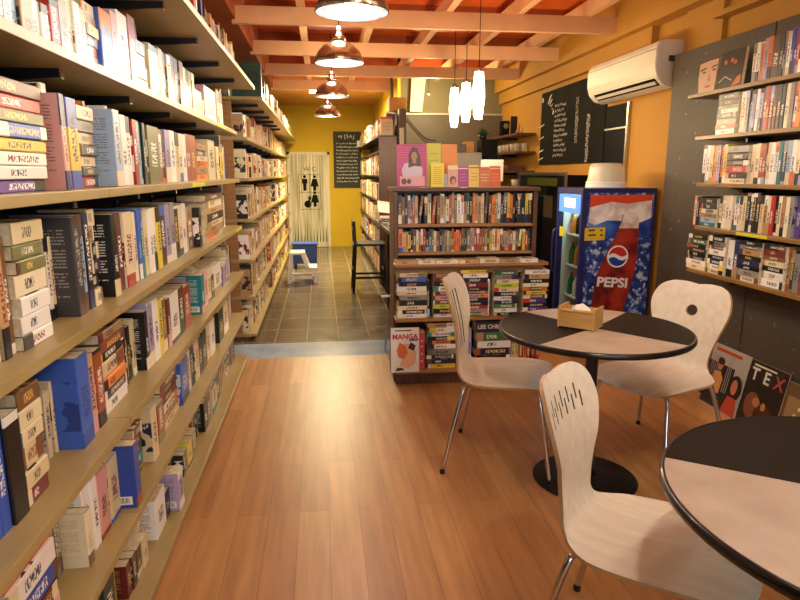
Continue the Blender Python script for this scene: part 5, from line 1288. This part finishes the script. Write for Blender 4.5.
# ------------------------------------------------------------------ lamps
M['bulb'] = emit('warm_bulb', 'ffd9a0', 12); M['bulbc'] = emit('cool_bulb', 'dfe8ff', 12)
M['reflector'] = pm('faceted_reflector', '76767c', .35, metal=.8, scale=60, var=.15, bump=.35)
M['copper'] = pm('lamp_outer_metal', 'c9b9a4', .2, metal=.9, scale=50, bump=.2)
M['shade'] = emit('glowing_glass_shade', 'ffe9b8', 7)
def lamp(x, y, zr, energy, col, label, cool=False, r=.16):
    o = empty('pendant_lamp', (x, y, zr), 0, label, 'lamp', 'metal dome lamps over the room')
    n = .02
    pr_ = [(r, 0), (r*1.01, .003), (r*.97, .03), (r*.85, .07), (r*.62, .108), (r*.36, .13), (r*.24, .138)]
    MB().lathe(pr_, M['copper'], 40).build('dome', None, o)
    MB().lathe([(a_*.985-.001, z-.001) for a_, z in pr_] , M['reflector'], 40).build('reflector', None, o)
    MB().lathe([(r*.24, .138), (.045, .142), (.045, .16), (.03, .166), (.03, .20), (.018, .21), (.012, .225), (0, .225)], M['chrome'], 24).build('socket', None, o)
    MB().tube([(0, 0, .225), (0, 0, 2.72-zr)], .004, M['rubber'], 6, smooth=False).build('cord', None, o)
    bm_ = MB().lathe([(0, .012), (.02, .016), (.03, .034), (.03, .05), (.018, .085), (.014, .135), (0, .135)], M['bulbc'] if cool else M['bulb'], 18).build('bulb', None, o)
    l = bpy.data.lights.new('lamp_light', 'POINT'); l.energy = energy; l.color = col; l.shadow_soft_size = .03
    lo = bpy.data.objects.new('lamp_light', l); C.objects.link(lo); lo.parent = o; lo.location = (0, 0, .03)
    l2 = bpy.data.lights.new('lamp_fill_uplight', 'POINT'); l2.energy = energy * .13; l2.color = (1, .8, .55); l2.shadow_soft_size = .1  # added point light above the dome to brighten the ceiling
    g2 = bpy.data.objects.new('lamp_fill_uplight', l2); C.objects.link(g2); g2.parent = o; g2.location = (0, 0, .34)
    return o
WARM = (1, .72, .42); COOL = (.80, .90, 1); MID = (1, .93, .80)
lamp(.15, 2.88, 2.13, LP1, MID, 'metal dome lamp at the top edge of the photo, nearest visible one')
lamp(.135, 4.28, 2.15, LP2, COOL, 'metal dome lamp with bluish interior, second from the near end of the aisle', True)
lamp(.12, 6.1, 2.15, LP3, WARM, 'metal dome lamp third along the aisle, before the brightly lit one')
lamp(.10, 7.95, 2.13, LP3, WARM, 'farthest metal dome lamp, in front of the glowing back ceiling light')
lamp(.75, .95, 2.13, LP7, MID, 'assumed unseen metal dome lamp over the aisle above the viewer')  # assumed lamp, added out of view to light the foreground
lamp(1.55, 1.55, 2.13, LP4, MID, 'assumed unseen metal dome lamp hanging above the nearest cafe table')  # out-of-view lamp assumed from the light and shadows on the seating
lamp(1.95, 2.15, 2.3, LP4*.2, WARM, 'assumed unseen metal dome lamp hanging near the right wall shelves')  # unseen lamp added for light on the right side of the room
for px, yt, yb_, y, ps_ in ((478, 72, 119, 4.9, 'rightmost and nearest'), (465.5, 83, 122, 5.35, 'middle'), (454, 88, 127, 5.85, 'leftmost and farthest')):
    a_, b_ = at(px, yb_, y=y), at(px, yt, y=y); h = b_.z - a_.z
    o = empty('glass_pendant', (a_.x, y, a_.z), 0, 'elongated glowing white glass pendant, %s of the three' % ps_, 'lamp', 'white glass pendants')
    MB().lathe([(.028, 0), (.036, h*.12), (.048, h*.45), (.044, h*.72), (.034, h), (.0, h)], M['shade'], 24).build('glass_shade', None, o)
    MB().lathe([(0, h+.001), (.036, h+.001), (.02, h+.03), (0, h+.035)], M['steel'], 20).build('cap', None, o)
    MB().tube([(0, 0, h+.035), (0, 0, 2.72-a_.z)], .003, M['rubber'], 6, smooth=False).build('cord', None, o)
    l = bpy.data.lights.new('pendant_light', 'POINT'); l.energy = LP5; l.color = WARM; l.shadow_soft_size = .05
    lo = bpy.data.objects.new('pendant_light', l); C.objects.link(lo); lo.parent = o; lo.location = (0, 0, -.03)
o = empty('ceiling_light', (.1, 9.75, 2.60), 0, 'bright ceiling light glowing behind the farthest dome lamp', 'lamp')
MB().box(-.25, .25, -.06, .06, .1, .118, M['steel']).build('housing', None, o)
MB().box(-.24, .24, -.045, .045, .02, .099, emit('tube_glow', 'fff0b8', 12)).build('diffuser', None, o)
l = bpy.data.lights.new('ceiling_lamp_light', 'AREA'); l.shape = 'RECTANGLE'; l.size = .5; l.size_y = .1; l.energy = LP6; l.color = (1, .8, .45)
lo = bpy.data.objects.new('ceiling_lamp_light', l); C.objects.link(lo); lo.parent = o; lo.location = (0, 0, .0)
# assumed cafe lamp, not seen, added to light the slanting wall piece
l = bpy.data.lights.new('assumed_kitchen_light', 'POINT'); l.energy = 30; l.color = (1, .86, .5); l.shadow_soft_size = .08
o = empty('assumed_kitchen_lamp', (1.42, 8.35, 2.40), 0, 'assumed small bulb above the partition shining on the lit wall piece', 'lamp')
lo = bpy.data.objects.new('assumed_kitchen_light', l); C.objects.link(lo); lo.parent = o
MB().lathe([(0, .05), (.02, .055), (.02, .09), (0, .09)], M['steel'], 12).build('socket', None, o); MB().tube([(0, 0, .09), (0, 0, .3)], .003, M['rubber'], 6, smooth=False).build('cord', None, o)
# area fill light added behind the viewer for daylight from an assumed shop window
l = bpy.data.lights.new('assumed_window_fill', 'AREA'); l.shape = 'RECTANGLE'; l.size = 2.9; l.size_y = 1.85; l.energy = LW; l.color = (.86, .92, 1)
lo = bpy.data.objects.new('assumed_window_fill', l); C.objects.link(lo); lo.location = (.85, FY-.05, 1.42); lo.rotation_euler = (PI/2, 0, 0)
w_ = bpy.data.worlds.new('world'); scn.world = w_; w_.use_nodes = True
N = w_.node_tree.nodes; L = w_.node_tree.links; sky = N.new('ShaderNodeTexSky'); sky.sky_type = 'HOSEK_WILKIE'
L.new(sky.outputs[0], N['Background'].inputs[0]); N['Background'].inputs[1].default_value = .3
for q in [o for o in bpy.data.objects if 'label' in o and len(o['label'].split()) > 16]: print('LONGLABEL', q.name, q['label'])
scn.view_settings.view_transform = 'Standard'; scn.view_settings.look = 'None'; scn.view_settings.gamma = 1; scn.view_settings.exposure = EXPO
